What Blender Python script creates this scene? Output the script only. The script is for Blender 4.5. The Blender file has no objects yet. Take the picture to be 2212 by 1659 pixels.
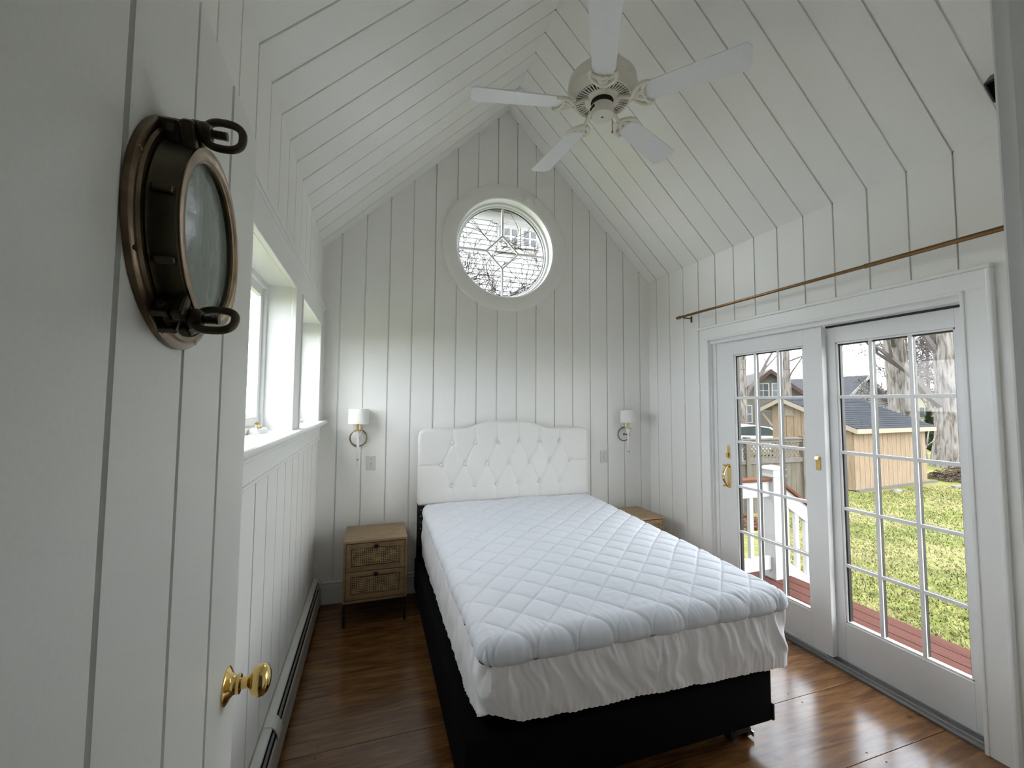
import bpy, bmesh, math, random
from mathutils import Vector, Matrix, noise

sc = bpy.context.scene
COL = sc.collection
R = math.radians

# ------------------------------------------------------------------ camera
def make_camera():
    f, yaw, pitch, roll, cy = 910.01, 0.31766, 0.057906, 0.00563, -11.79   # pixels of a 2212 x 1659 frame
    W = 2212.0
    cam = bpy.data.cameras.new('camera')
    cam.sensor_fit = 'HORIZONTAL'
    cam.sensor_width = 36.0
    cam.lens = 36.0 * f / W
    cam.shift_y = cy / W
    cam.clip_start = 0.02
    cam.clip_end = 300
    o = bpy.data.objects.new('camera', cam)
    COL.objects.link(o)
    fwd = Vector((math.sin(yaw) * math.cos(pitch), math.cos(yaw) * math.cos(pitch), math.sin(pitch)))
    right = Vector((math.cos(yaw), -math.sin(yaw), 0))
    up = right.cross(fwd)
    r2 = right * math.cos(roll) + up * math.sin(roll)
    u2 = -right * math.sin(roll) + up * math.cos(roll)
    m = Matrix((r2, u2, -fwd)).transposed().to_4x4()
    m.translation = Vector((0, 0, 1.6))
    o.matrix_world = m
    sc.camera = o
make_camera()

# ------------------------------------------------------------------ sky, exposure
def make_world():
    w = bpy.data.worlds.new('overcast_sky')
    sc.world = w
    w.use_nodes = True
    nt = w.node_tree
    nt.nodes.clear()
    out = nt.nodes.new('ShaderNodeOutputWorld')
    bg = nt.nodes.new('ShaderNodeBackground')
    tc = nt.nodes.new('ShaderNodeTexCoord')
    nz = nt.nodes.new('ShaderNodeTexNoise')
    nz.inputs['Scale'].default_value = 3.0
    nz.inputs['Detail'].default_value = 6.0
    rp = nt.nodes.new('ShaderNodeValToRGB')
    rp.color_ramp.elements[0].position = 0.38
    rp.color_ramp.elements[0].color = (0.74, 0.84, 0.96, 1)
    rp.color_ramp.elements[1].position = 0.56
    rp.color_ramp.elements[1].color = (1.0, 1.0, 1.0, 1)
    nt.links.new(tc.outputs['Generated'], nz.inputs['Vector'])
    nt.links.new(nz.outputs['Fac'], rp.inputs['Fac'])
    nt.links.new(rp.outputs['Color'], bg.inputs['Color'])
    bg.inputs['Strength'].default_value = 1.0
    nt.links.new(bg.outputs['Background'], out.inputs['Surface'])
make_world()
sc.view_settings.view_transform = 'Standard'
sc.view_settings.look = 'None'
sc.view_settings.gamma = 1.0
sc.view_settings.use_curve_mapping = False
sc.view_settings.exposure = 3.29
try:
    sc.cycles.use_denoising = True
    sc.cycles.diffuse_bounces = 8
    sc.cycles.max_bounces = 11
    sc.cycles.use_adaptive_sampling = True
    sc.cycles.adaptive_threshold = 0.05
    sc.cycles.adaptive_min_samples = 16
    sc.cycles.transparent_max_bounces = 24
    sc.cycles.sample_clamp_indirect = 6.0
except Exception:
    pass

# ------------------------------------------------------------------ room numbers (metres)
XL, XR, D = -0.415, 2.734, 3.727          # left wall, right wall, end wall
ZE, XRG, ZR = 2.8723, 1.1719, 4.4064      # eave height, ridge x, ridge height
YE = 0.264                                # room face of the entry wall
TH = 0.15

def portal(loc, rot, sx, sy, name):
    l = bpy.data.lights.new(name, 'AREA')
    l.shape = 'RECTANGLE'
    l.size, l.size_y = sx, sy
    l.cycles.is_portal = True
    o = bpy.data.objects.new(name, l)
    COL.objects.link(o)
    o.location = loc
    o.rotation_euler = rot
portal((XR + 0.20, 2.06, 1.08), (0, R(90), 0), 2.2, 1.75, 'daylight_portal_patio_door')
portal((XL - 0.19, 2.52, 1.83), (0, R(-90), 0), 0.85, 2.1, 'daylight_portal_side_windows')
portal((1.16, D + 0.19, 3.06), (R(-90), 0, 0), 1.0, 1.0, 'daylight_portal_round_window')

# ------------------------------------------------------------------ materials
MATS = {}
def nodes(name):
    m = bpy.data.materials.new(name)
    m.use_nodes = True
    nt = m.node_tree
    b = nt.nodes['Principled BSDF']
    MATS[name] = m
    return m, nt, b
def N(nt, t, **kw):
    n = nt.nodes.new(t)
    for k, v in kw.items():
        if k in n.inputs:
            n.inputs[k].default_value = v
        else:
            setattr(n, k, v)
    return n
def coord(nt, scale=(1, 1, 1), rot=(0, 0, 0), rnd=False):
    tc = N(nt, 'ShaderNodeTexCoord')
    mp = N(nt, 'ShaderNodeMapping')
    mp.inputs['Scale'].default_value = scale
    mp.inputs['Rotation'].default_value = rot
    nt.links.new(tc.outputs['Object'], mp.inputs['Vector'])
    if rnd:
        oi = N(nt, 'ShaderNodeObjectInfo')
        ml = N(nt, 'ShaderNodeMath', operation='MULTIPLY')
        ml.inputs[1].default_value = 37.0
        cb = N(nt, 'ShaderNodeCombineXYZ')
        nt.links.new(oi.outputs['Random'], ml.inputs[0])
        for i in range(3):
            nt.links.new(ml.outputs[0], cb.inputs[i])
        nt.links.new(cb.outputs[0], mp.inputs['Location'])
    return mp.outputs['Vector']
def ramp(nt, stops, fac):
    rp = N(nt, 'ShaderNodeValToRGB')
    el = rp.color_ramp.elements
    while len(el) < len(stops):
        el.new(0.5)
    for e, (p, c) in zip(el, stops):
        e.position = p
        e.color = (c[0], c[1], c[2], 1)
    nt.links.new(fac, rp.inputs['Fac'])
    return rp.outputs['Color']
def bump(nt, b, fac, strength, dist=0.002):
    bp = N(nt, 'ShaderNodeBump')
    bp.inputs['Strength'].default_value = strength
    bp.inputs['Distance'].default_value = dist
    nt.links.new(fac, bp.inputs['Height'])
    nt.links.new(bp.outputs['Normal'], b.inputs['Normal'])
def plain(name, col, rough=0.5, metal=0.0, var=0.06, scale=40, bmp=0.0, spec=0.5):
    m, nt, b = nodes(name)
    v = coord(nt)
    nz = N(nt, 'ShaderNodeTexNoise', Scale=scale, Detail=3.0)
    nt.links.new(v, nz.inputs['Vector'])
    lo = [max(0, c * (1 - var)) for c in col]
    hi = [min(1, c * (1 + var)) for c in col]
    c = ramp(nt, [(0.3, lo), (0.7, hi)], nz.outputs['Fac'])
    nt.links.new(c, b.inputs['Base Color'])
    b.inputs['Roughness'].default_value = rough
    b.inputs['Metallic'].default_value = metal
    b.inputs['Specular IOR Level'].default_value = spec
    if bmp:
        bump(nt, b, nz.outputs['Fac'], bmp)
    return m
def wood(name, stops, scale=(2, 22, 22), rough=0.5, rnd=True, fine=1.0, bmp=0.1, knots=False, spec=0.5):
    m, nt, b = nodes(name)
    v = coord(nt, scale, rnd=rnd)
    nz = N(nt, 'ShaderNodeTexNoise', Scale=1.6, Detail=6.0, Distortion=1.4)
    nt.links.new(v, nz.inputs['Vector'])
    n2 = N(nt, 'ShaderNodeTexNoise', Scale=9.0, Detail=4.0)
    nt.links.new(v, n2.inputs['Vector'])
    mx = N(nt, 'ShaderNodeMix')
    mx.inputs[0].default_value = 0.35 * fine
    nt.links.new(nz.outputs['Fac'], mx.inputs[2])
    nt.links.new(n2.outputs['Fac'], mx.inputs[3])
    c = ramp(nt, stops, mx.outputs[0])
    if knots:
        v2 = coord(nt, (3.0, 4.6, 4.6), rnd=rnd)
        vo = N(nt, 'ShaderNodeTexVoronoi', Scale=1.0)
        nt.links.new(v2, vo.inputs['Vector'])
        k = ramp(nt, [(0.03, (0.12, 0.10, 0.09)), (0.10, (1, 1, 1))], vo.outputs['Distance'])
        mm = N(nt, 'ShaderNodeMix', data_type='RGBA', blend_type='MULTIPLY')
        mm.inputs[0].default_value = 1.0
        nt.links.new(c, mm.inputs[6])
        nt.links.new(k, mm.inputs[7])
        c = mm.outputs[2]
    nt.links.new(c, b.inputs['Base Color'])
    b.inputs['Roughness'].default_value = rough
    b.inputs['Specular IOR Level'].default_value = spec
    if bmp:
        bump(nt, b, n2.outputs['Fac'], bmp)
    return m
def glass(name, tint=(0.995, 1.0, 1.0), frost=0.0):
    m, nt, b = nodes(name)
    nt.nodes.remove(b)
    out = nt.nodes['Material Output']
    tr = N(nt, 'ShaderNodeBsdfTransparent')
    tr.inputs['Color'].default_value = (*tint, 1)
    gl = N(nt, 'ShaderNodeBsdfGlossy')
    gl.inputs['Roughness'].default_value = 0.0 if not frost else 0.08
    fr = N(nt, 'ShaderNodeFresnel')
    fr.inputs['IOR'].default_value = 1.45
    mx = N(nt, 'ShaderNodeMixShader')
    ge = N(nt, 'ShaderNodeNewGeometry')            # reflect on the outer faces only: a thin sheet has no total internal reflection
    inv = N(nt, 'ShaderNodeMath', operation='SUBTRACT')
    inv.inputs[0].default_value = 1.0
    nt.links.new(ge.outputs['Backfacing'], inv.inputs[1])
    ml = N(nt, 'ShaderNodeMath', operation='MULTIPLY')
    nt.links.new(fr.outputs[0], ml.inputs[0])
    nt.links.new(inv.outputs[0], ml.inputs[1])
    nt.links.new(ml.outputs[0], mx.inputs[0])
    if frost:
        df = N(nt, 'ShaderNodeBsdfDiffuse')
        df.inputs['Color'].default_value = (0.62, 0.70, 0.68, 1)
        nz = N(nt, 'ShaderNodeTexNoise', Scale=30.0, Detail=5.0)
        nt.links.new(coord(nt, (1, 1, 0.35)), nz.inputs['Vector'])
        hz = N(nt, 'ShaderNodeMapRange')
        hz.inputs[1].default_value, hz.inputs[2].default_value = 0.3, 0.75
        hz.inputs[3].default_value, hz.inputs[4].default_value = 0.18, 0.48
        nt.links.new(nz.outputs['Fac'], hz.inputs[0])
        m2 = N(nt, 'ShaderNodeMixShader')
        nt.links.new(hz.outputs[0], m2.inputs[0])
        nt.links.new(tr.outputs[0], m2.inputs[1])
        nt.links.new(df.outputs[0], m2.inputs[2])
        tr = m2
    nt.links.new(tr.outputs[0], mx.inputs[1])
    nt.links.new(gl.outputs[0], mx.inputs[2])
    nt.links.new(mx.outputs[0], out.inputs['Surface'])
    return m

plain('wall_paint', (0.862, 0.86, 0.838), 0.42, var=0.012, scale=90, bmp=0.05)
plain('ceiling_paint', (0.862, 0.86, 0.84), 0.42, var=0.012, scale=90, bmp=0.05)
plain('trim_paint', (0.86, 0.87, 0.86), 0.30, var=0.01, scale=60)
plain('door_paint', (0.80, 0.81, 0.785), 0.38, var=0.02, scale=160, bmp=0.05)
plain('sheathing', (0.10, 0.09, 0.08), 0.9)
plain('slab_plaster', (0.5, 0.5, 0.49), 0.8)
plain('sash_paint', (0.80, 0.81, 0.815), 0.3, var=0.01)
plain('gasket', (0.012, 0.012, 0.013), 0.5)
plain('sill_metal', (0.16, 0.155, 0.15), 0.45, metal=0.3)
plain('track_rail', (0.55, 0.55, 0.55), 0.3, metal=0.9)
plain('brass', (0.80, 0.58, 0.22), 0.16, metal=1.0, var=0.08, scale=30)
plain('antique_brass', (0.30, 0.22, 0.13), 0.30, metal=1.0, var=0.35, scale=18)
plain('porthole_patina', (0.075, 0.066, 0.042), 0.40, metal=0.8, var=0.5, scale=14)
plain('porthole_polish', (0.30, 0.215, 0.145), 0.26, metal=1.0, var=0.4, scale=25)
plain('rod_bronze', (0.21, 0.125, 0.058), 0.28, metal=1.0, var=0.1)
plain('fan_cream', (0.76, 0.735, 0.65), 0.35, var=0.02)
plain('fan_blade', (0.8, 0.815, 0.84), 0.35, var=0.015)
plain('dark_void', (0.012, 0.012, 0.012), 0.8)
plain('black_metal', (0.006, 0.006, 0.0065), 0.45, var=0.1)
plain('black_cloth', (0.0018, 0.0018, 0.002), 0.95, var=0.2, scale=200, spec=0.1)
plain('black_plastic', (0.012, 0.012, 0.012), 0.3)
plain('chrome', (0.7, 0.7, 0.7), 0.15, metal=1.0)
plain('leather_white', (0.8, 0.795, 0.77), 0.45, var=0.012, scale=300, bmp=0.06)
plain('quilt_cloth', (0.745, 0.775, 0.84), 0.85, var=0.012, scale=400, bmp=0.12)
plain('skirt_cloth', (0.87, 0.87, 0.89), 0.8, var=0.015, scale=400, bmp=0.12)
plain('shade_linen', (0.80, 0.79, 0.76), 0.9, var=0.03, scale=500, bmp=0.15)
plain('sconce_white', (0.80, 0.80, 0.78), 0.25, var=0.01)
plain('plate_plastic', (0.66, 0.66, 0.655), 0.35, var=0.01)
plain('heater_enamel', (0.60, 0.61, 0.585), 0.4, metal=0.1, var=0.03)
plain('heater_front', (0.36, 0.345, 0.315), 0.45, metal=0.2, var=0.05)
wood('floor_pine', [(0.28, (0.058, 0.023, 0.008)), (0.45, (0.125, 0.055, 0.018)), (0.60, (0.205, 0.098, 0.034)), (0.78, (0.32, 0.165, 0.062))],
     (1.3, 11, 11), 0.20, knots=True, bmp=0.05, fine=0.8)
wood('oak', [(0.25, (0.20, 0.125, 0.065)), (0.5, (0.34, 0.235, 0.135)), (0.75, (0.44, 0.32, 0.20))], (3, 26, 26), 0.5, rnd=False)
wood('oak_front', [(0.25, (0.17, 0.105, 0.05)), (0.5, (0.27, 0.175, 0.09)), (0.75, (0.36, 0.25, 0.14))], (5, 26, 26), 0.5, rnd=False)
def rattan():
    m, nt, b = nodes('rattan')
    v = coord(nt, (1, 1, 1))
    w1 = N(nt, 'ShaderNodeTexWave', Scale=24.0, Distortion=3.0, bands_direction='X')
    w2 = N(nt, 'ShaderNodeTexWave', Scale=26.0, Distortion=3.0, bands_direction='Z')
    n3 = N(nt, 'ShaderNodeTexNoise', Scale=24.0, Detail=5.0)
    for n in (w1, w2, n3):
        nt.links.new(v, n.inputs['Vector'])
    mx = N(nt, 'ShaderNodeMath', operation='MULTIPLY')
    nt.links.new(w1.outputs['Fac'], mx.inputs[0])
    nt.links.new(w2.outputs['Fac'], mx.inputs[1])
    ad = N(nt, 'ShaderNodeMath', operation='ADD')
    nt.links.new(mx.outputs[0], ad.inputs[0])
    nt.links.new(n3.outputs['Fac'], ad.inputs[1])
    c = ramp(nt, [(0.40, (0.085, 0.050, 0.022)), (0.75, (0.24, 0.155, 0.075)), (1.0, (0.52, 0.40, 0.23))], ad.outputs[0])
    nt.links.new(c, b.inputs['Base Color'])
    b.inputs['Roughness'].default_value = 0.7
    bump(nt, b, mx.outputs[0], 0.5, 0.002)
rattan()
plain('porthole_flange', (0.17, 0.125, 0.085), 0.30, metal=1.0, var=0.45, scale=22)
def bark_mat():
    m, nt, b = nodes('bark')
    n1 = N(nt, 'ShaderNodeTexNoise', Scale=1.6, Detail=7.0, Distortion=0.8)
    nt.links.new(coord(nt, (6.0, 6.0, 0.9)), n1.inputs['Vector'])
    c = ramp(nt, [(0.36, (0.050, 0.044, 0.038)), (0.48, (0.115, 0.104, 0.094)), (0.68, (0.175, 0.162, 0.150))], n1.outputs['Fac'])
    nt.links.new(c, b.inputs['Base Color'])
    bump(nt, b, n1.outputs['Fac'], 1.0, 0.06)
bark_mat()
glass('pane_glass')
glass('porthole_glass', (0.80, 0.90, 0.87), frost=1)
# outdoors
def lawn_mat():
    m, nt, b = nodes('lawn_turf')
    v = coord(nt)
    n1 = N(nt, 'ShaderNodeTexNoise', Scale=0.55, Detail=4.0)
    n2 = N(nt, 'ShaderNodeTexNoise', Scale=9.0, Detail=8.0, Roughness=0.75)
    for n in (n1, n2):
        nt.links.new(v, n.inputs['Vector'])
    mx = N(nt, 'ShaderNodeMix')
    mx.inputs[0].default_value = 0.62
    nt.links.new(n1.outputs['Fac'], mx.inputs[2])
    nt.links.new(n2.outputs['Fac'], mx.inputs[3])
    c = ramp(nt, [(0.36, (0.0435, 0.0551, 0.0130)), (0.45, (0.0899, 0.1015, 0.0260)), (0.54, (0.1377, 0.1363, 0.0468)), (0.66, (0.2248, 0.2001, 0.0936))], mx.outputs[0])
    nt.links.new(c, b.inputs['Base Color'])
    b.inputs['Roughness'].default_value = 1.0
    b.inputs['Specular IOR Level'].default_value = 0.05
lawn_mat()
plain('grass_green', (0.105, 0.118, 0.034), 0.9, var=0.4, scale=3)
plain('grass_straw', (0.2, 0.178, 0.085), 0.9, var=0.3, scale=3)
wood('deck_wood', [(0.3, (0.055, 0.022, 0.017)), (0.5, (0.075, 0.032, 0.025)), (0.75, (0.096, 0.046, 0.037))], (22, 1.5, 22), 0.6)
wood('rail_cap', [(0.3, (0.0720, 0.0288, 0.0158)), (0.7, (0.1224, 0.0540, 0.0302))], (2, 22, 22), 0.5)
plain('rail_white', (0.4, 0.4, 0.4), 0.5, var=0.02)
wood('shed_pine', [(0.25, (0.115, 0.080, 0.050)), (0.5, (0.185, 0.138, 0.094)), (0.75, (0.245, 0.195, 0.145))], (12, 12, 0.8), 0.8, knots=False)
plain('shed_trim', (0.22, 0.19, 0.15), 0.8)
plain('shingle', (0.02, 0.022, 0.026), 0.9, var=0.4, scale=9)
wood('fence_grey', [(0.25, (0.0540, 0.0475, 0.0374)), (0.5, (0.0900, 0.0792, 0.0619)), (0.75, (0.1260, 0.1116, 0.0864))], (14, 14, 0.9), 0.9)
plain('lattice_wood', (0.095, 0.088, 0.077), 0.9, var=0.15, scale=10)
plain('twig', (0.03, 0.025, 0.022), 0.95, var=0.2)
plain('twig_far', (0.085, 0.075, 0.072), 0.95, var=0.2)
plain('brush_twig', (0.0756, 0.0540, 0.0396), 0.95, var=0.35, scale=4)
plain('house_taupe', (0.085, 0.077, 0.066), 0.9, var=0.05)
plain('house_white', (0.2160, 0.2232, 0.2376), 0.9, var=0.04)
plain('house_yellow', (0.2088, 0.1908, 0.1188), 0.9, var=0.04)
plain('roof_slate', (0.035, 0.036, 0.04), 0.9, var=0.2, scale=3)
plain('roof_taupe', (0.06, 0.055, 0.052), 0.9, var=0.15, scale=3)
plain('trim_red', (0.05, 0.03, 0.027), 0.8)
plain('far_window', (0.03, 0.035, 0.04), 0.2)
plain('far_trim', (0.2448, 0.2448, 0.2376), 0.8)
plain('car_paint', (0.42, 0.44, 0.47), 0.15, metal=0.3)
plain('car_glass', (0.0216, 0.0288, 0.0360), 0.05)
plain('picket_white', (0.2592, 0.2592, 0.2592), 0.8)
plain('evergreen', (0.0158, 0.0259, 0.0101), 0.95, var=0.5, scale=6)
plain('siding_paint', (0.33, 0.33, 0.335), 0.8, var=0.03, scale=5)
plain('soffit_tan', (0.2016, 0.1872, 0.1584), 0.9)
plain('leaf_litter', (0.0720, 0.0324, 0.0216), 0.95, var=0.5, scale=8)
plain('stone', (0.1368, 0.1296, 0.1188), 0.95, var=0.2)

OUTDOOR = ('grass_green grass_straw deck_wood rail_cap shed_pine shed_trim shingle fence_grey lattice_wood bark twig twig_far brush_twig house_taupe house_white '
           'house_yellow roof_slate roof_taupe trim_red far_trim picket_white evergreen siding_paint soffit_tan leaf_litter stone').split()
for k in OUTDOOR:
    p_ = MATS[k].node_tree.nodes['Principled BSDF']
    p_.inputs['Specular IOR Level'].default_value = 0.08
    p_.inputs['Roughness'].default_value = 0.95

# ------------------------------------------------------------------ mesh helpers
class MB:
    def __init__(s):
        s.v, s.f = [], []
    def add(s, vs, fs):
        k = len(s.v)
        s.v += [tuple(p) for p in vs]
        s.f += [tuple(i + k for i in f) for f in fs]
        return s
    def box(s, x0, x1, y0, y1, z0, z1):
        return s.add([(x0, y0, z0), (x1, y0, z0), (x1, y1, z0), (x0, y1, z0), (x0, y0, z1), (x1, y0, z1), (x1, y1, z1), (x0, y1, z1)],
                     [(0, 3, 2, 1), (4, 5, 6, 7), (0, 1, 5, 4), (1, 2, 6, 5), (2, 3, 7, 6), (3, 0, 4, 7)])
    def hexa(s, p):
        return s.add(p, [(0, 3, 2, 1), (4, 5, 6, 7), (0, 1, 5, 4), (1, 2, 6, 5), (2, 3, 7, 6), (3, 0, 4, 7)])
    def bar(s, a, b, w, t, up=(0, 0, 1)):
        """box from a to b; w across (horizontal), t along up"""
        a, b, up = Vector(a), Vector(b), Vector(up)
        d = (b - a).normalized()
        sd = d.cross(up)
        if sd.length < 1e-6:
            sd = d.cross(Vector((1, 0, 0)))
        sd.normalize()
        u = sd.cross(d).normalized()
        sd *= w / 2
        u *= t / 2
        return s.hexa([a - sd - u, a + sd - u, b + sd - u, b - sd - u, a - sd + u, a + sd + u, b + sd + u, b - sd + u])
    def tube(s, pts, rad, n=8, cap=True, closed=False):
        pts = [Vector(p) for p in pts]
        m = len(pts)
        if not hasattr(rad, '__len__'):
            rad = [rad] * m
        k = len(s.v)
        prev = None
        for i, p in enumerate(pts):
            if closed:
                d = pts[(i + 1) % m] - pts[i - 1]
            else:
                d = pts[min(i + 1, m - 1)] - pts[max(i - 1, 0)]
            d.normalize()
            if prev is None:
                a = d.orthogonal().normalized()
            else:
                a = prev - d * prev.dot(d)
                a = a.normalized() if a.length > 1e-6 else d.orthogonal().normalized()
            prev = a
            b = d.cross(a)
            for j in range(n):
                t = 2 * math.pi * j / n
                s.v.append(tuple(p + (a * math.cos(t) + b * math.sin(t)) * rad[i]))
        rows = m if closed else m - 1
        for i in range(rows):
            for j in range(n):
                i2, j2 = (i + 1) % m, (j + 1) % n
                s.f.append((k + i * n + j, k + i * n + j2, k + i2 * n + j2, k + i2 * n + j))
        if cap and not closed:
            s.f.append(tuple(k + j for j in reversed(range(n))))
            s.f.append(tuple(k + (m - 1) * n + j for j in range(n)))
        return s
    def lathe(s, prof, n=24, o=(0, 0, 0), w=(0, 0, 1), u=None, arc=None):
        """revolve (r, h) pairs about axis w through o"""
        o, w = Vector(o), Vector(w).normalized()
        u = Vector(u) if u else w.orthogonal().normalized()
        v = w.cross(u)
        k = len(s.v)
        for r, h in prof:
            for j in range(n):
                t = 2 * math.pi * j / n
                s.v.append(tuple(o + w * h + (u * math.cos(t) + v * math.sin(t)) * r))
        for i in range(len(prof) - 1):
            for j in range(n):
                j2 = (j + 1) % n
                s.f.append((k + i * n + j, k + i * n + j2, k + (i + 1) * n + j2, k + (i + 1) * n + j))
        if prof[0][0] > 1e-5 and prof[0] != prof[-1]:
            s.f.append(tuple(k + j for j in reversed(range(n))))
        if prof[-1][0] > 1e-5 and prof[0] != prof[-1]:
            s.f.append(tuple(k + (len(prof) - 1) * n + j for j in range(n)))
        return s
    def prism(s, poly, o, u, v, w, h0, h1):
        """polygon (a, b) in plane o + a u + b v, extruded along w from h0 to h1"""
        o, u, v, w = Vector(o), Vector(u), Vector(v), Vector(w)
        n = len(poly)
        vs = [o + u * a + v * b + w * h for h in (h0, h1) for a, b in poly]
        fs = [tuple(reversed(range(n))), tuple(range(n, 2 * n))]
        for i in range(n):
            j = (i + 1) % n
            fs.append((i, j, n + j, n + i))
        return s.add(vs, fs)
    def grid(s, fn, nu, nv, close_u=False):
        k = len(s.v)
        mu = nu if close_u else nu + 1
        for j in range(nv + 1):
            for i in range(mu):
                s.v.append(tuple(fn(i / nu, j / nv)))
        for j in range(nv):
            for i in range(nu):
                i2 = (i + 1) % mu
                s.f.append((k + j * mu + i, k + j * mu + i2, k + (j + 1) * mu + i2, k + (j + 1) * mu + i))
        return s
    def mesh(s, name, mat, smooth=False):
        me = bpy.data.meshes.new(name)
        me.from_pydata(s.v, [], s.f)
        bm = bmesh.new()
        bm.from_mesh(me)
        bmesh.ops.recalc_face_normals(bm, faces=bm.faces)
        bm.to_mesh(me)
        bm.free()
        me.materials.append(MATS[mat])
        if smooth:
            me.polygons.foreach_set('use_smooth', [True] * len(me.polygons))
            me.set_sharp_from_angle(angle=R(40))
        return me
    def build(s, name, mat, parent=None, smooth=False, bevel=0.0):
        o = bpy.data.objects.new(name, s.mesh(name, mat, smooth))
        COL.objects.link(o)
        if parent:
            o.parent = parent
        if bevel:
            b = o.modifiers.new('edge', 'BEVEL')
            b.width = bevel
            b.segments = 2
            b.limit_method = 'ANGLE'
        return o
def put(me, name, parent=None, loc=None, rot=None):
    o = bpy.data.objects.new(name, me)
    COL.objects.link(o)
    if parent:
        o.parent = parent
    if loc:
        o.location = loc
    if rot:
        o.rotation_euler = rot
    return o
def tag(o, label=None, cat=None, group=None, kind=None):
    if label:
        o['label'] = label
    if cat:
        o['category'] = cat
    if group:
        o['group'] = group
    if kind:
        o['kind'] = kind
    return o
def thing(name, loc=(0, 0, 0), rz=0.0, label=None, cat=None, group=None, kind=None):
    o = bpy.data.objects.new(name, None)
    o.empty_display_size = 0.1
    COL.objects.link(o)
    o.location = loc
    o.rotation_euler = (0, 0, rz)
    return tag(o, label, cat, group, kind)
def copy_tree(o, parent=None):
    c = o.copy()
    COL.objects.link(c)
    c.parent = parent
    for ch in list(o.children):
        copy_tree(ch, c)
    return c
# ================================================================== THE ROOM
random.seed(5)
GAP, LIP, BD = 0.011, 0.009, 0.018
def board(parent, o, u, v, n, u0, u1, lo, hi, mat='wall_paint', cols=1, first=False):
    """one plank between u0 and u1 of the plane (o, u, v), n into the room; a rebated lip closes the joint at u1"""
    o, u, v, n = Vector(o), Vector(u), Vector(v), Vector(n)
    mb = MB()
    dn = random.uniform(-0.0006, 0.0006)
    crack = random.choice((0.0004, 0.0008, 0.0015, 0.0022))
    def pr(a, b, n0, n1, c):
        for i in range(c):
            p, q = a + (b - a) * i / c, a + (b - a) * (i + 1) / c
            l0, l1, h0, h1 = lo(p), lo(q), hi(p), hi(q)
            if h0 - l0 < 0.003 and h1 - l1 < 0.003:
                continue
            P = lambda a_, b_, c_: o + u * a_ + v * b_ + n * c_
            mb.hexa([P(p, l0, n0), P(q, l1, n0), P(q, l1, n1), P(p, l0, n1), P(p, h0, n0), P(q, h1, n0), P(q, h1, n1), P(p, h0, n1)])
    pr(u0 + (0 if first else GAP / 2), u1 - GAP / 2, -BD, dn, cols)
    pr(u1 - GAP / 2, u1 + GAP / 2 - crack, -BD, -LIP, 1)
    if mb.v:
        return mb.build('board', mat, parent)
def const(c):
    return lambda t: c
JY = [D] + [D - 0.1396 - 0.1944 * i for i in range(19)]
JY = [y for y in JY if y > YE + 0.02] + [YE]

# ---- end wall with the round window hole
RC = Vector((1.16, 0, 3.06))
R_OUT, R_IN, R_CUT = 0.607, 0.483, 0.545
def gable(x):
    return ZE + (ZR - ZE) * ((x - XL) / (XRG - XL) if x < XRG else (XR - x) / (XR - XRG))
def end_slab():
    mb = MB()
    poly = [(XL - TH, -0.1), (XR + TH, -0.1), (XR + TH, ZE + 0.1), (XRG, ZR + 0.25), (XL - TH, ZE + 0.1)]
    ang = [2 * math.pi * i / 96 for i in range(96)] + [math.atan2(z - RC.z, x - RC.x) % (2 * math.pi) for x, z in poly]
    ang.sort()
    def hit(t):
        dx, dz = math.cos(t), math.sin(t)
        best = 1e9
        for i in range(5):
            (ax, az), (bx, bz) = poly[i], poly[(i + 1) % 5]
            ex, ez = bx - ax, bz - az
            den = dx * ez - dz * ex
            if abs(den) < 1e-9:
                continue
            k = ((ax - RC.x) * ez - (az - RC.z) * ex) / den
            s_ = ((ax - RC.x) * dz - (az - RC.z) * dx) / den
            if k > 0 and -1e-6 <= s_ <= 1 + 1e-6:
                best = min(best, k)
        return best
    vs, fs = [], []
    m = len(ang)
    for y in (D + BD, D + TH):
        for t in ang:
            k = hit(t)
            vs.append((RC.x + math.cos(t) * 0.50, y, RC.z + math.sin(t) * 0.50))
            vs.append((RC.x + math.cos(t) * k, y, RC.z + math.sin(t) * k))
    for i in range(m):
        j = (i + 1) % m
        fs.append((2 * i, 2 * j, 2 * j + 1, 2 * i + 1))
        fs.append((2 * m + 2 * i, 2 * m + 2 * i + 1, 2 * m + 2 * j + 1, 2 * m + 2 * j))
        fs.append((2 * i, 2 * m + 2 * i, 2 * m + 2 * j, 2 * j))
        fs.append((2 * i + 1, 2 * j + 1, 2 * m + 2 * j + 1, 2 * m + 2 * i + 1))
    return mb.add(vs, fs)
wall_end = tag(end_slab().build('wall_end', 'sheathing'), 'white board gable wall behind the bed', None, None, 'structure')
JX = [XL] + [-0.2756 + 0.1932 * i for i in range(16)] + [XR]
for i in range(len(JX) - 1):
    u0, u1 = JX[i], JX[i + 1] + (GAP / 2 if i == len(JX) - 2 else 0)
    a = ((0, D, 0), (1, 0, 0), (0, 0, 1), (0, -1, 0))
    near = 0 if u0 <= RC.x <= u1 else min(abs(u0 - RC.x), abs(u1 - RC.x))
    if near >= R_CUT:
        # split at the ridge so the gable peak stays sharp
        board(wall_end, *a, u0, u1, const(0), gable, first=(i == 0))
    else:
        cz = lambda x, sgn: RC.z + sgn * math.sqrt(max(0, R_CUT ** 2 - (x - RC.x) ** 2))
        board(wall_end, *a, u0, u1, lambda x: cz(x, 1), gable, cols=12)
        board(wall_end, *a, u0, u1, const(0), lambda x: cz(x, -1), cols=12)

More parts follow.
